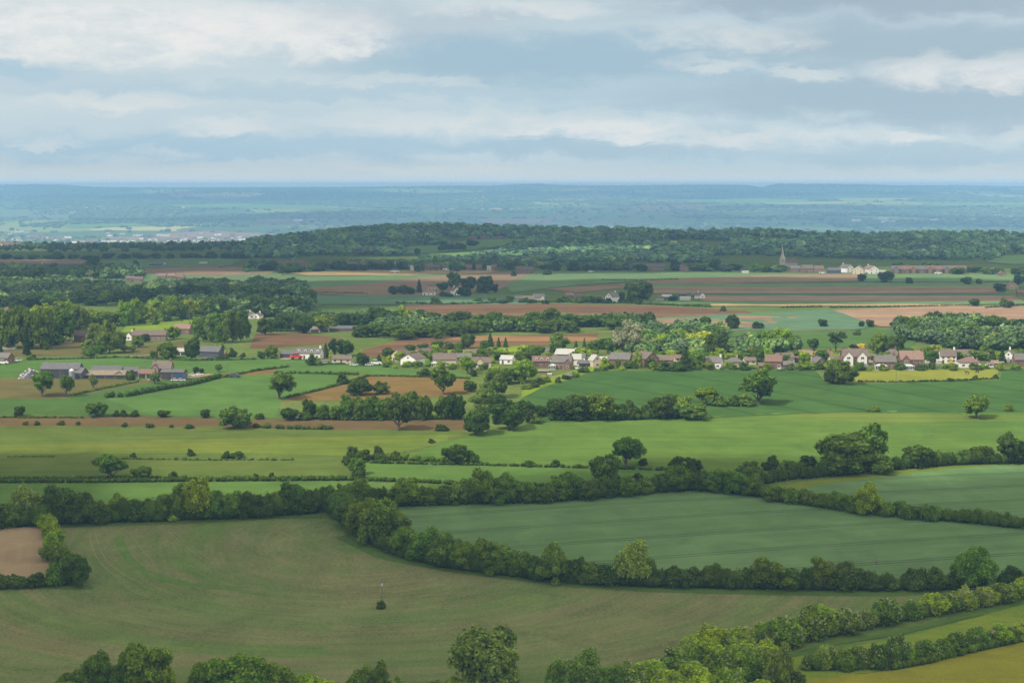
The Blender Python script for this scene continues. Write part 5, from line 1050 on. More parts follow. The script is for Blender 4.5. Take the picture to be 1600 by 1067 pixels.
st = [(203, 14, 'brick', 'brown', 440), (216, 14, 'pink', 'brown', 441), (252, 14, 'pink', 'salmon', 436), (268, 12, 'brick', 'salmon', 436), (281, 12, 'pink', 'red', 438), (290, 24, 'tan', 'tan', 455), (272, 16, 'tan', 'tan', 456), (338, 12, 'cream', 'salmon', 452), (352, 10, 'brick', 'brown', 453), (428, 10, 'brick', 'red', 445)]
for i, (xx, ww, wl, rr, yb) in enumerate(sorted(st)):
    B(xx, yb, ww, 9, 'S', wl, rr, f'{WALL[wl].name.replace("_", " ")} house, {ordinal(i + 1)} from the left in the hamlet behind the dark wood', group='houses of the left hamlet', chim=i % 2)
B(62, 421, 8, 9, 'G', 'white', 'grey', 'white gabled house above the dark clump at the left', group=M_, yaw=-20)
B(139, 439, 9, 6, 'S', 'white', 'red', 'little white hut on the hillside at the left', 'shed', group=M_, chim=0, wins=False)
B(253, 414, 10, 3, 'S', 'white', 'pale', 'leftmost low white shed on the ridge edge', 'shed', group=M_, chim=0, wins=False)
B(243, 416, 20, 6, 'S', 'dark', 'slate', 'dark shed behind the leftmost low white shed', 'shed', group=M_, chim=0, wins=False)
B(317, 413, 12, 4, 'S', 'white', 'pale', 'low white shed right of the dark conifers on the ridge edge', 'shed', group=M_, chim=0, wins=False)
B(352, 441, 8, 4, 'S', 'white', 'pale', 'white shed beside a round tree on the left slope', 'shed', group=M_, chim=0, wins=False)
B(345, 419, 6, 5, 'S', 'brick', 'red', 'bright red shed on the ridge edge', 'shed', group=M_, chim=0, wins=False)
B(22, 489, 30, 9, 'S', 'cream', 'red', 'long red roofed house in the trees at the left edge', group=M_, chim=1)
B(82, 479, 16, 7, 'S', 'brick', 'red', 'red roof in the trees behind the sunlit rank', group=M_)
B(297, 489, 14, 12, 'S', 'tan', 'tan', 'tan house in a gap of the sunlit rank', group=M_)
B(366, 398, 17, 3.5, 'S', 'white', 'pale', 'long white shed in the woods below the town', 'shed', group=M_, chim=0, wins=False)
for i, (xx, yb, ww) in enumerate([(566, 390, 16), (580, 391, 14), (594, 391, 12), (738, 374, 14), (756, 374, 12), (780, 374, 12)]):
    B(xx, yb, ww, 5, 'S', 'pink', 'brown', ['tan roofed house in the hill woods, left of three', 'house with bluish shed in the hill woods, middle of three', 'house in the hill woods, right of three', 'left house of three on the hilltop pasture', 'middle house of three on the hilltop pasture', 'right house of three on the hilltop pasture'][i], group='houses in the hill woods', chim=0)

# church with a spire
def church(x, yb):
    p = P(x, yb); s = scale_at(p); r = empty('church', (p.x, p.y + 3, p.z)); tag(r, 'pale stone church with a tall slender spire among dark trees', 'church')
    k = 34 / s; a = 4.2 / s
    t = MB(); t.box(-a, a, -a, a, -1, k * .38); t.build('tower', WALL['stone'], r)
    sp = MB(); sp.tube((0, 0, k * .38 + .02), (0, 0, k * .55), a * 1.1, a * .5, 8); sp.tube((0, 0, k * .55), (0, 0, k), a * .5, .06, 8); so = fixn(sp.build('spire', WALL['stone'], r))
    c = MB(); c.box(-.12, .12, -.1, .1, k - .05, k + 1.2); c.box(-.5, .5, -.1, .1, k + .6, k + .8); c.build('cross', WALL['stone'], so)
    n = MB(); gable_prism(n, a + .02, a + 14, -4, 4, -1, 5, 9, 'x'); fixn(n.build('nave', WALL['stone'], r))
    n = MB(); gable_roof(n, a + .1, a + 14, -4, 4, 5, 9, 'x'); fixn(n.build('roof', ROOF['brown'], r))
    for q in (3, 6, 9, 12): window(r, a + q, -4, 1.5, .9, 2.4)
    window(r, 0, -a, k * .24, 1.0, 1.8)
church(1223, 417)
# ------------------------------------------------------------------ poles, wires, vehicles, farm clutter
def pole(x, yb, hpx, label, group='utility poles', arm=True):
    p = P(x, yb); s = scale_at(p); h = hpx / s; r = empty('utility_pole', p, .25)
    m = MB(); m.tube((0, 0, -.4), (0, 0, h), .16, .11, 8); m.build('post', M_POLE, r)
    if arm:
        m = MB(); m.box(-1.1, 1.1, -.27, -.13, h - .75, h - .6); m.build('crossarm', M_POLE, r)
        for q in (-.95, -.3, .3, .95):
            m = MB(); m.tube((q, -.2, h - .6), (q, -.2, h - .38), .07, .05, 6); m.build('insulator', M_PORC, r)
        m = MB(); m.box(-.24, .24, -.5, -.18, h - 1.7, h - 1.0); m.build('transformer', M_WHITE if x < 700 else M_POLE, r)
    tag(r, label, 'utility pole', group); return p, h
pa, ha = pole(597, 950, 45, 'wooden utility pole with pale transformer rising from a lone bush in the stubble')
pb, hb = pole(1368, 921, 50, 'wooden utility pole in front of the curving hedgerow')
plant(596, 951, 15, 16, 'B', 'd', 'lone dark bush at the foot of the utility pole in the stubble', None, 0, True)
for x, y, h, l in ((667, 524, 22, 'thin pole before the hedgerow wood, left of the others'), (753, 520, 13, 'thin pole at the edge of the red plough, second from the left'), (834, 510, 16, 'thin pole among round hedgerow trees, third from the left'), (869, 521, 12, 'thin pole at the edge of the red plough, fourth from the left'),
                   (296, 506, 40, 'tall thin pole on the sunlit grass by the tan house'), (508, 562, 16, 'thin pale pole before the dark slender tree'), (226, 576, 14, 'thin pole behind the farm outbuildings'), (356, 582, 16, 'thin pole in the sunlit field right of the farm'), (85, 558, 16, 'thin pole in the tan green paddock'), (1400, 597, 18, 'thin pole at the edge of the yellow green paddock')):
    pole(x, y, h, l, 'thin distant poles', False)
def wire(a, b, sag, label):
    m = MB(); n = 24; pts = [a.lerp(b, i / n) - Vector((0, 0, sag * 4 * (i / n) * (1 - i / n))) for i in range(n + 1)]
    for i in range(n): m.tube(pts[i], pts[i + 1], .013, .013, 4)
    tag(m.build('power_line', M_WIRE), label, 'power line', 'power lines between the poles')
up = Vector((0, 0, 1))
for k, (d, l) in enumerate(((-.95, 'left overhead wire sagging between the two utility poles'), (.95, 'right overhead wire sagging between the two utility poles'))):
    wire(pa + up * (ha - .35) + Vector((d * .9, -.4 + d * .3, 0)), pb + up * (hb - .35) + Vector((d * .3, d * .9, 0)), 3.2, l)
for i_, (x, y) in enumerate(((1218, 1064), (1244, 1061), (1380, 1046), (1308, 1054))):
    p = P(x, y); m = MB(); m.tube((0, 0, -.3), (0, 0, 1.25), .07, .06, 6); m.tube((0, 0, 1.25), (0, 0, 1.32), .06, .02, 6); o = m.build('fence_post', M_POLE); o.location = p
    tag(o, ['leftmost grey fence post below the flowering scrub', 'second grey fence post, just right of the leftmost one', 'rightmost grey fence post at the foot of the lower flowering hedge', 'third grey fence post, alone in the middle of the hedge foot'][i_], 'fence post', 'fence posts below the lower hedge')
q = P(1700, 905)
wire(pb + up * (hb - .35), q + up * (hb - 1), 1.6, 'overhead wire running right from the pole before the hedgerow')

def car_meshes():
    prof = [(-2.1, .35), (-2.15, .8), (-1.9, .92), (-1.0, .98), (1.0, .98), (2.0, .82), (2.15, .6), (2.1, .35)]
    b = MB(); vs = [(x, y, z) for y in (-.86, .86) for x, z in prof]; n = len(prof)
    b.add(vs, [tuple(range(n)), tuple(range(2 * n - 1, n - 1, -1))] + [(i, n + i, n + (i + 1) % n, (i + 1) % n) for i in range(n)])
    bm = b.mesh('body'); bm.materials.append(M_CAR)
    c = MB(); c.add([(-1.7, -.78, .97), (1.1, -.78, .97), (1.1, .78, .97), (-1.7, .78, .97), (-1.3, -.62, 1.42), (.4, -.62, 1.42), (.4, .62, 1.42), (-1.3, .62, 1.42)], [(4, 5, 6, 7), (0, 1, 5, 4), (1, 2, 6, 5), (2, 3, 7, 6), (3, 0, 4, 7)])
    cm = c.mesh('cabin_glass'); cm.materials.append(M_GLASS)
    r = MB(); r.box(-1.28, .38, -.6, .6, 1.421, 1.47); rm = r.mesh('roof'); rm.materials.append(M_CAR)
    w = MB(); w.tube((0, -.1, 0), (0, .1, 0), .33, .33, 12); wm = w.mesh('wheel'); wm.materials.append(M_TYRE)
    return bm, cm, rm, wm
CARM = car_meshes()
def car(x, yb, c, label, yaw=0, k=1.0, tall=1.0):
    p = P(x, yb); r = empty('parked_car', p + Vector((0, 0, .12)), math.radians(yaw)); r.scale = (k, k, k * tall); tag(r, label, 'car', 'parked cars and vans')
    for nm, m in zip(('body', 'cabin_glass', 'roof'), CARM[:3]): o = link(nm, m, r); o.color = (*c, 1)
    for sx in (-1.35, 1.35):
        for sy in (-.8, .8): o = link('wheel', CARM[3], r); o.location = (sx, sy, .33)
Wt, Rd, Dk, Sv = (.6, .6, .58), (.55, .05, .03), (.05, .055, .07), (.4, .42, .45)
for a in ((463, 562, Rd, 'bright red van parked beside the dark sheds', 20, 1.5, 1.6), (750, 579, Dk, 'dark car in front of the yellow cream house', 80), (740, 580, Wt, 'white car left of the dark car at the yellow house', 70),
          (553, 572, Wt, 'white car left of the dark round garden tree', 10), (577, 572, Sv, 'silver car right of the dark round garden tree', 0), (588, 571, Wt, 'white caravan at the right end of the cottage gardens', 0, 1.3, 1.5),
          (21, 566, Wt, 'white car by the house at the left edge', 15), (28, 565, Sv, 'silver car right of the white car at the left edge', -20), (5, 570, Wt, 'white van before the house at the left edge', 0, 1.2, 1.5),
          (302, 588, Wt, 'white car right of the hay barn, nearer the farmhouse', 5), (311, 587, Wt, 'white car by the two small round trees right of the farm', 0), (274, 596, Wt, 'white car in front of the hay barn, left of two', 15), (283, 596, Sv, 'silver car in front of the hay barn, right of two', -10), (367, 590, Dk, 'dark vehicle on the track right of the farm', 0, 1.3, 1.2),
          (351, 558, Rd, 'red car behind the blue black barn', 0), (904, 577, Wt, 'white car below the low dark garage', 60), (1221, 578, Wt, 'white car before the low brick house', 45), (543, 505, Wt, 'white van among the mid distance trees', 0, 1.3, 1.5), (1446, 574, Dk, 'dark car beside the largest orange brown house', 90),
          (617, 427, Wt, 'white lorry by the far brick street', 0, 2.2, 1.3), (923, 426, Wt, 'white car on the lane below the ridge woods', 0, 1.6, 1.1), (1285, 428, Wt, 'white car before the blue grey roofed barn', 0, 1.5, 1.2), (1466, 429, Wt, 'white van before the brick row with gables', 0, 1.8, 1.3), (1380, 440, Sv, 'silver vehicle behind the broad dark tree', 0, 1.2, 1.2), (373, 441, Sv, 'silver vehicles on the left slope', 0, 1.8, 1.1), (56, 590, Sv, 'silver trailer left of the largest barn', 0, 1.2, 1.0)):
    car(*a)
def heap():
    p = P(44, 592); s = scale_at(p); r = empty('silage_heap', p); tag(r, 'black sheeted silage heap weighted with white tyres left of the largest barn', 'silage heap')
    W, H, D = 40 / s, 14 / s, 9.0; rr = np.random.default_rng(3); n = 15
    V = []; fz = lambda u, v: H * max(0, (1 - abs(u) ** 2.2)) * max(0, 1 - abs(v) ** 2.5) * (1 + .12 * math.sin(5 * u + 2)) - .2
    for i in range(n):
        for j in range(n):
            u, v = 2 * i / (n - 1) - 1, 2 * j / (n - 1) - 1; V.append((u * W / 2, D / 2 + v * D / 2, fz(u, v) + rr.normal(0, .06)))
    me = bpy.data.meshes.new('sheet'); me.from_pydata(V, [], [(i * n + j, i * n + n + j, i * n + n + j + 1, i * n + j + 1) for i in range(n - 1) for j in range(n - 1)]); me.update(); me.materials.append(M_SHEET_SHADE); link('sheet', me, r)
    bm = bmesh.new(); t = MB()
    for k in range(10):
        a, b = 2 * math.pi * k / 10, 2 * math.pi * (k + 1) / 10; t.tube((.36 * math.cos(a), .36 * math.sin(a), 0), (.36 * math.cos(b), .36 * math.sin(b), 0), .13, .13, 5)
    tm = t.mesh('tyre'); tm.materials.append(M_WHITE); bm.free()
    for k in range(26):
        u, v = (rr.uniform(-.95, .5), rr.uniform(-.95, -.2)) if k < 18 else (rr.uniform(.3, .95), rr.uniform(-.5, .3))
        o = link('tyre', tm, r); o.location = (u * W / 2, D / 2 + v * D / 2, fz(u, v) + .18); o.scale = (1.1, 1.1, 1.1); o.rotation_euler = (.3, .2 * u, 0)
heap()
def silo():
    p = P(114, 592); s = scale_at(p); h = 17 / s; r = empty('silo', p - Vector((0, 2.5, 0))); tag(r, 'pale grey cylindrical silo in front of the largest barn', 'silo')
    m = MB(); m.tube((0, 0, -.3), (0, 0, h * .8), 1.3, 1.3, 16); m.build('drum', simple_mat('galvanised_steel', (.2, .23, .25, 1), .15, 2, .4), r)
    m = MB(); m.tube((0, 0, h * .8 + .01), (0, 0, h), 1.38, .25, 16); m.build('cap', M_WHITE, r)
silo()
def sheeting():
    p = P(277, 594); s = scale_at(p); h = 11 / s; m = MB()
    for k in range(6): x0 = -1.8 + k * 1.0; m.box(x0, x0 + .55, -.12 - .05 * (k % 2), .0 - .05 * (k % 2), -.1, h * (.9 + .03 * (k % 3)))
    o = m.build('blue_sheeting', M_BLUE); o.location = p - Vector((0, .5, 0)); o.rotation_euler = (0, 0, math.radians(-6)); tag(o, 'blue sheeting hung across the open hay barn', 'sheeting')
sheeting()
def horse(x, yb, label, yaw):
    p = P(x, yb); V = [(0, 0, 1.25), (.6, 0, 1.3), (-.65, 0, 1.3), (1.0, 0, 1.7), (1.25, 0, 2.0), (1.65, 0, 1.75), (.62, .2, .7), (.62, .2, .03), (.62, -.2, .7), (.62, -.2, .03), (-.7, .2, .75), (-.75, .2, .03), (-.7, -.2, .75), (-.75, -.2, .03), (-.95, 0, 1.1), (-1.05, 0, .6)]
    E = [(0, 1), (0, 2), (1, 3), (3, 4), (4, 5), (1, 6), (6, 7), (1, 8), (8, 9), (2, 10), (10, 11), (2, 12), (12, 13), (2, 14), (14, 15)]
    R = [.36, .32, .36, .2, .17, .1, .13, .07, .13, .07, .15, .07, .15, .07, .07, .05]
    me = bpy.data.meshes.new('horse'); me.from_pydata(V, E, []); me.materials.append(M_HORSE); o = link('horse', me); o.location = p; o.rotation_euler = (0, 0, math.radians(yaw))
    o.modifiers.new('skin', 'SKIN')
    for d, rad in zip(me.skin_vertices[0].data, R): d.radius = (rad, rad)
    me.skin_vertices[0].data[0].use_root = True
    sb = o.modifiers.new('sub', 'SUBSURF'); sb.levels = 1; sb.render_levels = 1
    tag(o, label, 'horse', 'horses grazing')
horse(284, 503.5, 'dark horse standing on the sunlit grass behind the salmon roof', 10)
horse(1511, 585, 'dark horse grazing in the paddock, left of two', 160); horse(1527, 583, 'dark horse grazing in the paddock, right of two', 20)

# ------------------------------------------------------------------ woods that read as one mass, far plain, town
def tint_mat(name):
    m, n = new_mat(name); a = n.n('ShaderNodeAttribute', attribute_name='tint'); rnd = n.n('ShaderNodeNewGeometry').outputs['Random Per Island']
    k = n.ramp(rnd, 0, 1, .75, 1.28); c = n.mix(1.0, a.outputs['Color'], n.comb(k, k, k), 'MULTIPLY')
    finish(n, n.n('ShaderNodeBsdfDiffuse', {'Color': c}).outputs[0]); return m
M_TINT = tint_mat('woodland_leaves')
def inside(px, py, poly):
    poly = np.array(poly); n = len(poly); r = np.zeros(len(px), bool)
    for i in range(n):
        x0, y0 = poly[i]; x1, y1 = poly[(i + 1) % n]
        c = ((y0 > py) != (y1 > py)); xi = (x1 - x0) * (py - y0) / (y1 - y0 + 1e-9) + x0; r ^= c & (px < xi)
    return r
def projv(x, y, z):
    d = y * CT + (CZ - z) * ST
    return CXP + F * x / d, CYP - F * (y * ST + (z - CZ) * CT) / d
rng = np.random.default_rng(77)
def vnoise(x, y, s):     # value noise
    x = x / s; y = y / s; xi = np.floor(x).astype(int); yi = np.floor(y).astype(int); fx, fy = x - xi, y - yi; fx = fx * fx * (3 - 2 * fx); fy = fy * fy * (3 - 2 * fy)
    h = lambda a, b: (np.sin(a * 127.1 + b * 311.7) * 43758.5453) % 1
    return (h(xi, yi) * (1 - fx) + h(xi + 1, yi) * fx) * (1 - fy) + (h(xi, yi + 1) * (1 - fx) + h(xi + 1, yi + 1) * fx) * fy
def wood_protos(k, nl, leaf, core):
    out = []
    for i in range(k):
        r = np.random.default_rng(900 + i); L = []
        for j in range(7):
            d = sph(r, 1)[0]; d[2] = abs(d[2]) * 1.1 - .25; L.append((d[0] * .3, d[1] * .3, .52 + d[2] * .3, .22, .22, .2))
        L.append((0, 0, .45, .34, .34, .4)); out.append(crown(r, L, nl, leaf, core, ICO1))
    return out
def scatter(name, X, Y, Wd, Hh, T, protos, label, cat='woodland'):
    Z = ground(X, Y); Vs, Qs, Ts, Cs, off = [], [], [], [], 0
    for i in range(len(X)):
        V, Fc = protos[i % len(protos)]; a = rng.uniform(0, 6.28); c, s = math.cos(a), math.sin(a)
        v = np.empty_like(V); v[:, 0] = (V[:, 0] * c - V[:, 1] * s) * Wd[i] + X[i]; v[:, 1] = (V[:, 0] * s + V[:, 1] * c) * Wd[i] + Y[i]; v[:, 2] = V[:, 2] * Hh[i] + Z[i] - .5
        Vs.append(v); Qs.append(Fc[0] + off); Ts.append(Fc[1] + off); Cs.append(np.tile(np.append(T[i], 1.0), (len(V), 1))); off += len(V)
    V = np.concatenate(Vs); me = mesh_np(name, V, [np.concatenate(Qs), np.concatenate(Ts)])
    at = me.attributes.new('tint', 'FLOAT_COLOR', 'POINT'); at.data.foreach_set('color', np.concatenate(Cs).astype(np.float32).ravel())
    me.materials.append(M_TINT); tag(link(name, me), label, cat, kind='stuff')
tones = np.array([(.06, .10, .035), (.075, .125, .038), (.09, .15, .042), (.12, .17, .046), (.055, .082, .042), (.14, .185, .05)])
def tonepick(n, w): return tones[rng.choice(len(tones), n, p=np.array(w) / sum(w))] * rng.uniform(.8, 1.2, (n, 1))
# hill woods: leaf tints paled and blued to stand in for haze
X = rng.uniform(-1150, 1250, 26000); Y = rng.uniform(2350, 4300, 26000); px, py = projv(X, Y, ground(X, Y))
hill = inside(px, py, [(360, 404), (395, 378), (460, 364), (560, 354), (640, 350), (720, 348), (900, 351), (1000, 350), (1250, 360), (1680, 360), (1680, 432), (1540, 430), (1520, 420), (1395, 416), (1250, 414), (1000, 416), (850, 415), (780, 412), (640, 408), (480, 404)])
hole = np.zeros(len(X), bool)
for h in ([(622, 404), (636, 386), (700, 382), (728, 375), (835, 372), (800, 382), (780, 391), (715, 407)], [(1010, 399), (1030, 386), (1048, 384), (1050, 393)], [(1222, 400), (1235, 391), (1265, 390), (1265, 396)], [(1530, 414), (1570, 399), (1690, 392), (1690, 406), (1590, 418)], [(1214, 418), (1214, 404), (1232, 404), (1232, 418)], [(560, 396), (560, 386), (606, 387), (606, 396)]): hole |= inside(px, py, h)
gap = (rng.random(len(X)) < .06) | (vnoise(X + 50, Y, 170) > .72)
m = hill & ~hole & ~gap; X, Y = X[m][:6200], Y[m][:6200]; n = len(X); hv = vnoise(X, Y, 240); tv = vnoise(X + 900, Y, 130); print('hill trees', n)
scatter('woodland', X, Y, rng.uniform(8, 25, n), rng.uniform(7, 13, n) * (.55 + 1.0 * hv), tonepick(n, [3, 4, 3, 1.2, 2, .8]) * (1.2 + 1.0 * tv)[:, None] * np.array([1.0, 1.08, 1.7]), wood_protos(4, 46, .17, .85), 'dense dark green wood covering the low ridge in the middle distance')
# copse and hedge trees on the hillside pastures
hx = [(688, 392), (694, 391), (700, 391), (706, 391), (712, 391), (718, 390), (724, 390), (622, 396), (616, 398), (652, 399), (742, 384), (736, 385)]
row('on the hillside pastures', 'trees on the hillside pastures', [(x, y, 11 + (i % 3) * 3, 9 + (i % 2) * 3, 'Rd') for i, (x, y) in enumerate(hx)])
# woods of the middle distance that read as masses behind the single trees
def mass(poly, n0, keep, wd, ht, label, step=None):
    pts = np.array([P(x, y)[:2] for x, y in poly]); lo, hi = pts.min(0) - 60, pts.max(0) + 60
    X = rng.uniform(lo[0], hi[0], n0); Y = rng.uniform(lo[1], hi[1], n0); px, py = projv(X, Y, ground(X, Y)); m = inside(px, py, poly) & (vnoise(X + 70, Y, 55) > .42)
    for bx, by, bw in BASES: m &= ~((np.abs(X - bx) < bw * .5 + 5) & (Y < by + 12) & (Y > by - 26))
    X, Y = X[m][:keep], Y[m][:keep]; n = len(X); tv = vnoise(X + 300, Y, 45); print(label, n)
    if n: scatter('woodland', X, Y, rng.uniform(*wd, n), rng.uniform(*ht, n), tonepick(n, [4, 4, 2, .8, 1.5, .5]) * (.7 + 1.0 * tv)[:, None], wood_protos(4, 90, .13, .85), label)
mass([(-60, 480), (-60, 452), (60, 455), (130, 450), (220, 462), (330, 455), (400, 448), (470, 455), (486, 478), (480, 494), (400, 498), (340, 500), (300, 488), (200, 476), (100, 482)], 9000, 850, (9, 16), (7, 13), 'mass of dark trees across the left middle distance')
mass([(-60, 452), (-60, 424), (60, 424), (90, 436), (150, 428), (215, 428), (222, 436), (150, 446), (80, 454)], 5000, 500, (9, 15), (7, 13), 'dark copse on the slope at the far left')
mass([(225, 456), (240, 446), (345, 441), (372, 452), (340, 460)], 3000, 160, (7, 12), (5, 9), 'trees massed around the brick hamlet on the left')
mass([(470, 520), (404, 514), (410, 500), (500, 506), (560, 500), (640, 505), (700, 508), (640, 524), (560, 524)], 3000, 260, (7, 13), (5, 10), 'thicket behind the cottages and long barns')
mass([(640, 528), (640, 502), (760, 509), (930, 507), (1020, 509), (1028, 519), (930, 518), (760, 519)], 3000, 320, (8, 13), (6, 10), 'undergrowth mass of the hedgerow wood behind the plough')
mass([(965, 557), (1000, 521), (1130, 524), (1150, 546), (1230, 522), (1252, 553), (1180, 557), (1100, 558)], 3000, 190, (7, 12), (6, 11), 'massed trees behind the middle of the village')
mass([(1400, 531), (1405, 513), (1440, 509), (1530, 509), (1640, 520), (1640, 546), (1500, 549), (1450, 536)], 3000, 330, (8, 14), (6, 11), 'mass of trees of the right hand wood')
mass([(385, 426), (390, 416), (480, 410), (640, 413), (800, 415), (1000, 419), (1220, 421), (1220, 426), (1000, 423), (800, 422), (640, 421), (480, 421)], 9000, 420, (8, 13), (5, 9), 'trees massed among the far brick street and the ridge foot')
# wooded plain edge left, below the town
X = rng.uniform(-1700, -300, 12000); Y = rng.uniform(2900, 6200, 12000); px, py = projv(X, Y, ground(X, Y))
m = inside(px, py, [(-60, 403), (-60, 386), (120, 388), (300, 387), (420, 384), (400, 404), (250, 402)]) & (rng.random(len(X)) < .5); X, Y = X[m][:1600], Y[m][:1600]; n = len(X); print('edge', n)
scatter('woodland', X, Y, rng.uniform(10, 18, n), rng.uniform(8, 14, n), tonepick(n, [4, 4, 2, .5, 2, .3]), wood_protos(3, 34, .19, .85), 'band of dark wood between the ridge edge and the distant town')
# hedged and wooded far vale
V0, T0 = ICO1
def lumps(name, X, Y, Wd, Hh, T, label, cat):
    n = len(X); Z = ground(X, Y); a = rng.uniform(0, 6.28, n); c, s = np.cos(a), np.sin(a)
    J = V0[None] * (1 + rng.normal(0, .14, (n, 12, 1)))
    v = np.empty((n, 12, 3)); v[..., 0] = (J[..., 0] * c[:, None] - J[..., 1] * s[:, None]) * Wd[:, None] / 2 + X[:, None]
    v[..., 1] = (J[..., 0] * s[:, None] + J[..., 1] * c[:, None]) * Wd[:, None] / 2 + Y[:, None]; v[..., 2] = (J[..., 2] * .55 + .42) * Hh[:, None] + Z[:, None]
    Tt = (T0[None] + (np.arange(n) * 12)[:, None, None]).reshape(-1, 3)
    me = mesh_np(name, v.reshape(-1, 3), [Tt]); at = me.attributes.new('tint', 'FLOAT_COLOR', 'POINT')
    at.data.foreach_set('color', np.concatenate([np.repeat(T, 12, 0), np.ones((n * 12, 1))], 1).astype(np.float32).ravel())
    me.materials.append(M_TINT); tag(link(name, me), label, cat, kind='stuff')
N_ = 190000; Y = 5600 + 18000 * rng.random(N_) ** .9; X = rng.uniform(-.31, .31, N_) * Y
dens = .62 * vnoise(X, Y, 1150) + .38 * vnoise(X, Y * .8, 420)
hed = (np.abs((X + 60 * np.sin(Y / 620)) % 760 - 380) < 8) | (np.abs((Y + 90 * np.sin(X / 540)) % 980 - 490) < 10)
px, py = projv(X, Y, ground(X, Y)); town = (px < 450) & (Y < 11000)
keep = ((dens > .52) & (rng.random(N_) < .5)) | (hed & (rng.random(N_) < .5)) | (rng.random(N_) < .008) | ((Y > 20600) & (rng.random(N_) < .55))
for q_ in FAR_OPEN: keep &= ~inside(px, py, q_)
keep &= ~(town & (rng.random(N_) < .8)); X, Y = X[keep], Y[keep]; n = len(X); print('far trees', n)
lumps('distant_trees', X, Y, rng.uniform(20, 46, n), rng.uniform(9, 17, n), tonepick(n, [3, 4, 3, 1, 2, .5]), 'countless hedgerow trees and woods of the far vale and hills', 'distant trees')
# town on the left
TM = {}
def town_mesh(w, d, h, wall, roof, flat):
    m = MB(); m.box(-w / 2, w / 2, -d / 2, d / 2, -1, h) if flat else gable_prism(m, -w / 2, w / 2, -d / 2, d / 2, -1, h * .62, h, 'x')
    me = m.mesh('town_building'); me.materials.append(wall); me.materials.append(roof)
    for p in me.polygons:
        if abs(p.normal.z) > .3: p.material_index = 1
    return me
kinds = [('white', 'pale', 1, 'small pale building in the distant town', 'pale buildings of the distant town'), ('pink', 'brown', 0, 'small brick house in the distant town', 'brick houses of the distant town'), ('white', 'red', 0, 'small white red roofed house in the distant town', 'white houses of the distant town'), ('cream', 'slate', 0, 'small cream house in the distant town', 'cream houses of the distant town')]
tr = random.Random(8); cl = [(20, 377, 30, 4, 26), (60, 376, 28, 4, 34), (85, 374, 16, 3, 12), (125, 379, 14, 2, 8), (150, 379, 20, 2.5, 12), (190, 378, 16, 2, 12), (235, 378, 20, 2.5, 16), (270, 377, 18, 3, 18), (300, 377, 22, 3, 24), (330, 377, 16, 3, 18), (360, 376, 20, 3, 22), (385, 376, 16, 2.5, 20), (220, 369, 40, 1, 10), (5, 388, 20, 1, 4), (30, 366, 60, 4, 12), (300, 366, 100, 3, 10)]
for cx, cy, sx, sy, n in cl:
    for i in range(n):
        p = P(cx + tr.gauss(0, sx * .85), cy + tr.gauss(0, sy * .7)); k = tr.choices(range(4), (2, 5, 3, 2))[0]; key = (k, tr.randrange(3))
        if key not in TM:
            wl, rf, fl = kinds[k][:3]; TM[key] = town_mesh([13, 20, 30][key[1]] * (1.2 if k == 0 else .8), 10, (8, 9, 11)[key[1]] if k else 8, WALL[wl], ROOF[rf], fl)
        o = link('town_building', TM[key]); o.location = p; o.scale = (1.15, 1.15, 1.15); o.rotation_euler = (0, 0, tr.uniform(-.5, .5)); tag(o, kinds[k][3], 'building', kinds[k][4])
for i, (x, y) in enumerate(((1380, 343), (1384, 349), (1392, 349), (1338, 346), (1460, 346), (930, 302), (290, 326), (466, 346), (1560, 339), (1575, 341), (1520, 345), (1590, 346))):
    o = link('town_building', TM[(0, 1)] if (0, 1) in TM else TM[(0, 0)]); p = P(x, y); o.location = p; o.scale = (2.2, 2.2, 1.8); tag(o, 'lone pale building far off in the hazy vale', 'building', 'lone pale buildings of the far vale')
# ------------------------------------------------------------------ sun, sky, clouds, haze, camera
SUN_EL = math.radians(46); SUN_AZ = math.radians(232)          # compass-like: 0 = +Y, 90 = +X
SD = Vector((math.sin(SUN_AZ) * math.cos(SUN_EL), math.cos(SUN_AZ) * math.cos(SUN_EL), math.sin(SUN_EL)))
sl = bpy.data.lights.new('sun', 'SUN'); sl.energy = 5.0; sl.angle = math.radians(1.5); sl.color = (1, .94, .84)
so = bpy.data.objects.new('sun', sl); COL.objects.link(so); so.rotation_euler = SD.to_track_quat('Z', 'Y').to_euler()
w = bpy.data.worlds.new('World'); SC.world = w; w.use_nodes = True; n = N(w.node_tree)
sky = n.n('ShaderNodeTexSky', sky_type='NISHITA'); sky.sun_disc = False; sky.sun_elevation = SUN_EL; sky.sun_rotation = SUN_AZ; sky.altitude = 200; sky.air_density = 1.0; sky.dust_density = 1.5
bg1 = n.n('ShaderNodeBackground', {'Color': sky.outputs[0], 'Strength': .1})
d = n.n('ShaderNodeTexCoord').outputs['Generated']; dx, dy, dz = n.sep(d)[:3]
yy = n.math('MAXIMUM', n.math('ABSOLUTE', dy), .12)
U = n.math('MULTIPLY', n.math('DIVIDE', dx, yy), 3.0)            # 1 unit = 1000 photo pixels
Vv = n.math('MINIMUM', n.math('MULTIPLY', n.math('DIVIDE', dz, yy), 3.0), 4.0)
base_v = n.comb(U, n.math('MULTIPLY', Vv, 2.7), 0.0)
n1 = n.n('ShaderNodeTexNoise', {'Scale': 3.2, 'Detail': 6.0, 'Roughness': .6, 'Distortion': .3}); n.set(n1.inputs['Vector'], base_v)
n2 = n.noise(n.mapping(base_v, 0, (1, 1, 1), (7, 3, 1)), 9.0, 5.0, .62, .4)
n4 = n.noise(n.mapping(base_v, 0, (1, .8, 1), (3, 1, 8)), 26.0, 4.0, .6)
n3 = n.noise(n.mapping(base_v, 0, (.5, 1.6, 1), (2, 9, 4)), 3.6, 4.0, .55, .2)
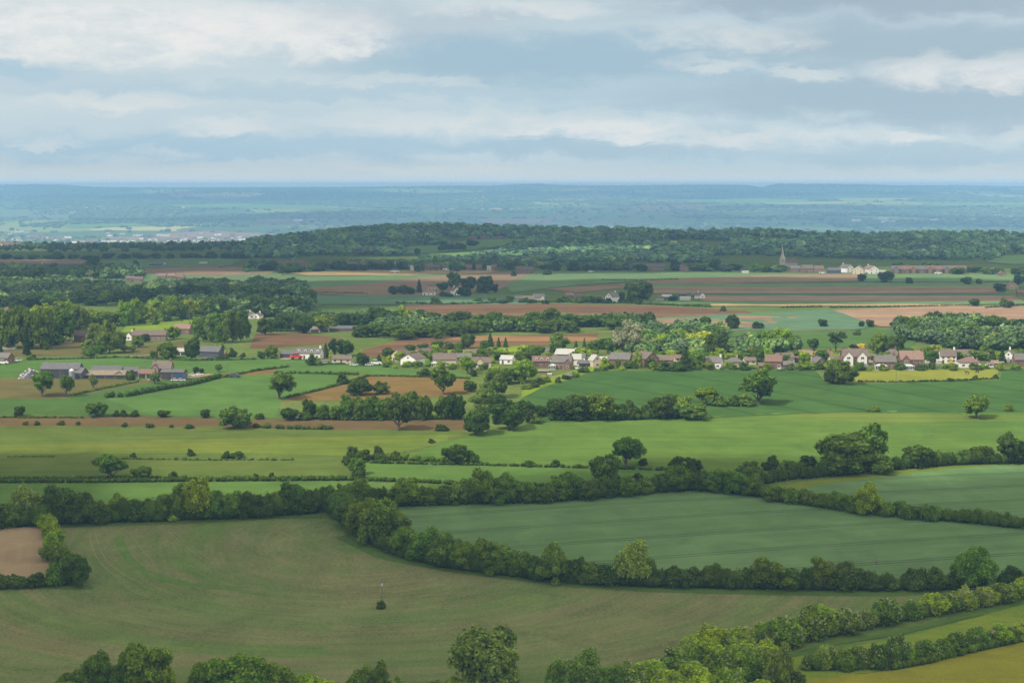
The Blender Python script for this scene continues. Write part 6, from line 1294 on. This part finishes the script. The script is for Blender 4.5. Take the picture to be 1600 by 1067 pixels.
w1 = n.math('MULTIPLY', n.math('SUBTRACT', n1.outputs[0], .5), .3); w2 = n.math('ADD', n.math('MULTIPLY', n.math('SUBTRACT', n2, .5), .075), n.math('MULTIPLY', n.math('SUBTRACT', n4, .5), .018))
UU = n.math('ADD', U, w1); VV = n.math('ADD', Vv, w2)
def pc(x, y): return ((x - 800) / 1000, (291 - y) / 1000)
def blob(px, py, rx, ry, soft=1.0):
    u, v = pc(px, py); a = n.math('DIVIDE', n.math('SUBTRACT', UU, u), rx / 1000); b = n.math('DIVIDE', n.math('SUBTRACT', VV, v), ry / 1000)
    r = n.math('ADD', n.math('MULTIPLY', a, a), n.math('MULTIPLY', b, b)); return n.ramp(r, 2.1, 0.0, 0, 1, 'SMOOTHSTEP')
def s3(r, g, b): return srgb(r, g, b, .98)
c = n.mix(n.ramp(Vv, .0, .12), s3(196, 217, 226), s3(182, 207, 219))
c = n.mix(n.ramp(Vv, .14, .3), c, s3(186, 203, 213))
c = n.mix(n.math('MULTIPLY', n.ramp(n3, .42, .64), .7), c, s3(204, 219, 224))
c = n.mix(n.math('MULTIPLY', n.ramp(n1.outputs[0], .5, .64), .4), c, s3(172, 196, 209))
G, BL, DB = s3(155, 174, 190), s3(168, 194, 210), s3(170, 200, 217)
for x, y, rx, ry, col, k in ((140, 140, 520, 170, s3(204, 217, 222), .6), (1350, 4, 330, 22, G, .75), (1420, 72, 330, 34, s3(164, 186, 200), .9), (820, 95, 330, 36, s3(158, 188, 206), .85), (1350, 152, 340, 34, s3(163, 187, 203), .85), (1540, 180, 160, 30, s3(168, 190, 206), .7),
                             (560, 145, 420, 14, s3(172, 200, 216), .6), (40, 112, 110, 14, DB, .9), (420, 232, 460, 15, DB, .8), (1460, 245, 260, 14, s3(178, 203, 216), .8), (180, 230, 240, 22, DB, .5), (940, 235, 220, 14, BL, .6), (640, 40, 160, 26, s3(182, 196, 207), .6), (100, 130, 180, 16, s3(180, 204, 218), .5)):
    c = n.mix(n.math('MULTIPLY', blob(x, y, rx, ry), k), c, col)
WH, WC = s3(238, 237, 234), s3(224, 228, 227)
puff = n.math('ADD', n.math('MULTIPLY', n.ramp(n2, .36, .6), .6), n.math('MULTIPLY', n.ramp(n4, .38, .62), .4))
for x, y, rx, ry, col, k in ((150, 45, 330, 50, WH, 1.0), (420, 55, 170, 40, WH, .8), (545, 66, 40, 20, WH, .8), (160, 160, 150, 15, WC, .8), (375, 196, 70, 14, WH, .5), (780, 192, 260, 16, WC, .8), (960, 204, 120, 13, WH, .7), (640, 128, 110, 9, WC, .5), (1470, 118, 90, 28, WH, .8), (1590, 118, 50, 30, WH, .8),
                             (1140, 62, 130, 22, WC, .7), (1230, 214, 170, 11, WC, .8), (1400, 216, 36, 9, WH, .7), (790, 16, 130, 14, WC, .8), (1080, 104, 60, 12, WC, .7), (90, 226, 60, 8, WC, .6), (280, 238, 60, 7, WC, .5), (660, 266, 120, 8, WC, .6), (1580, 212, 60, 10, WC, .7), (1240, 112, 80, 10, WC, .6)):
    c = n.mix(n.math('MULTIPLY', n.math('MULTIPLY', blob(x, y, rx, ry), n.math('ADD', n.math('MULTIPLY', puff, .65), .35)), k), c, col)
hz = n.ramp(Vv, .036, .004); c = n.mix(n.math('MULTIPLY', hz, .85), c, srgb(226, 227, 219, 1.08))
c = n.mix(n.ramp(Vv, .33, .8), c, (.80, .74, .60, 1))
up_ = n.ramp(Vv, .33, 1.2, 1.0, OVERHEAD)                          # cloudy sky above the frame, brightened and warmed to lift the ambient light
bg2 = n.n('ShaderNodeBackground', {'Color': n.mix(1.0, c, n.comb(up_, up_, up_), 'MULTIPLY'), 'Strength': SKYK})
cover = n.ramp(Vv, .0, 2.0, .94, .9)
ms = n.n('ShaderNodeMixShader', {0: cover, 1: bg1.outputs[0], 2: bg2.outputs[0]})
o_ = n.n('ShaderNodeOutputWorld'); n.set(o_.inputs['Surface'], ms.outputs[0])

# real clouds overhead (above the frame): they cast the patches of shade on the land
m_cl, n = new_mat('cloud_vapour')
dd = n.n('ShaderNodeBsdfDiffuse', {'Color': (.86, .87, .88, 1)}); tt = n.n('ShaderNodeBsdfTranslucent', {'Color': (.86, .87, .88, 1)})
finish(n, n.n('ShaderNodeMixShader', {0: .6, 1: dd.outputs[0], 2: tt.outputs[0]}).outputs[0])
I3 = ico(3)
def cloud(spots, alt, label, seed):
    """spots: (x, y, rx, ry) of the shade wanted on the ground"""
    r = np.random.default_rng(seed); Vs, Ts, off = [], [], 0
    for gx, gy, rx, ry in spots:
        k = max(9, int(rx * ry / 8000)); k = min(k, 26)
        for i in range(k):
            a = r.uniform(0, 6.28); q = math.sqrt(r.random()) * .85
            cx, cy = gx + math.cos(a) * q * rx, gy + math.sin(a) * q * ry; f = r.uniform(.24, .42); sx, sy = rx * f * 1.2, ry * f * 1.2
            sh = SD * (alt / SD.z); z0 = float(ground(gx, gy))
            v = I3[0] * (1 + .16 * np.sin(I3[0][:, [1]] * 7 + i) * np.sin(I3[0][:, [0]] * 6 + 2 * i)) * np.array([sx, sy, min(90, .25 * (sx + sy))])
            v[:, 2] = np.where(v[:, 2] < 0, v[:, 2] * .4, v[:, 2]); v += np.array([cx + sh.x, cy + sh.y, z0 + alt + r.uniform(0, 30)])
            Vs.append(v); Ts.append(I3[1] + off); off += len(v)
    me = mesh_np('cloud', np.concatenate(Vs), [np.concatenate(Ts)], True); me.materials.append(m_cl); tag(link('cloud', me), label, 'cloud', kind='structure')
cloud([(-200, 470, 260, 90), (60, 500, 260, 130), (-60, 590, 300, 90), (230, 580, 180, 110), (-260, 620, 150, 80), (150, 680, 170, 60), (-230, 700, 100, 40), (60, 420, 260, 80), (130, 630, 230, 50)], 620, 'broad flat based cloud drifting over the near fields', 1)
cloud([(-420, 1520, 320, 160), (150, 1750, 420, 260), (620, 1700, 240, 260), (-700, 2100, 420, 300), (-100, 2300, 460, 240), (500, 2500, 500, 300), (-500, 2800, 500, 320), (300, 3100, 600, 320), (900, 3000, 400, 420), (-300, 3500, 600, 340), (700, 3700, 600, 340)], 760, 'long grey cloud bank drifting over the middle distance', 2)
cloud([(-300, 12200, 2400, 900), (2400, 11800, 2000, 1000), (1000, 14200, 2200, 600), (-3300, 17600, 2600, 900), (1200, 18500, 3000, 900), (4600, 19200, 2200, 900), (-1000, 21500, 6000, 900)], 2300, 'scattered clouds far off above the distant hills', 3)

# haze
hb = MB(); hb.box(-15500, 15500, -250, 25600, -260, 160); mh, n = new_mat('haze_air')
pv = n.n('ShaderNodeVolumePrincipled', {'Color': (.27, .51, .90, 1), 'Density': HAZE, 'Anisotropy': -.15})
o_ = n.n('ShaderNodeOutputMaterial'); n.set(o_.inputs['Volume'], pv.outputs[0])
if HAZE > 0: tag(hb.build('haze', mh), 'thin blue air filling the vale', 'haze', kind='stuff')

cam = bpy.data.cameras.new('camera'); co = bpy.data.objects.new('camera', cam); COL.objects.link(co)
co.location = (0, 0, CZ); co.rotation_euler = (math.pi / 2 - TILT, 0, 0); cam.sensor_width = 36; cam.lens = 36 * F / 1600; cam.clip_start = .5; cam.clip_end = 60000
SC.camera = co
SC.view_settings.view_transform = 'Standard'; SC.view_settings.look = 'None'; SC.view_settings.exposure = EXPO; SC.view_settings.gamma = 1
cy = SC.cycles; cy.max_bounces = 5; cy.diffuse_bounces = 3; cy.glossy_bounces = 2; cy.transmission_bounces = 3; cy.volume_bounces = 1; cy.transparent_max_bounces = 8
cy.use_denoising = DEN; cy.denoising_input_passes = 'RGB_ALBEDO_NORMAL'; cy.denoising_prefilter = PREF; cy.caustics_reflective = False; cy.caustics_refractive = False; cy.sample_clamp_indirect = 4
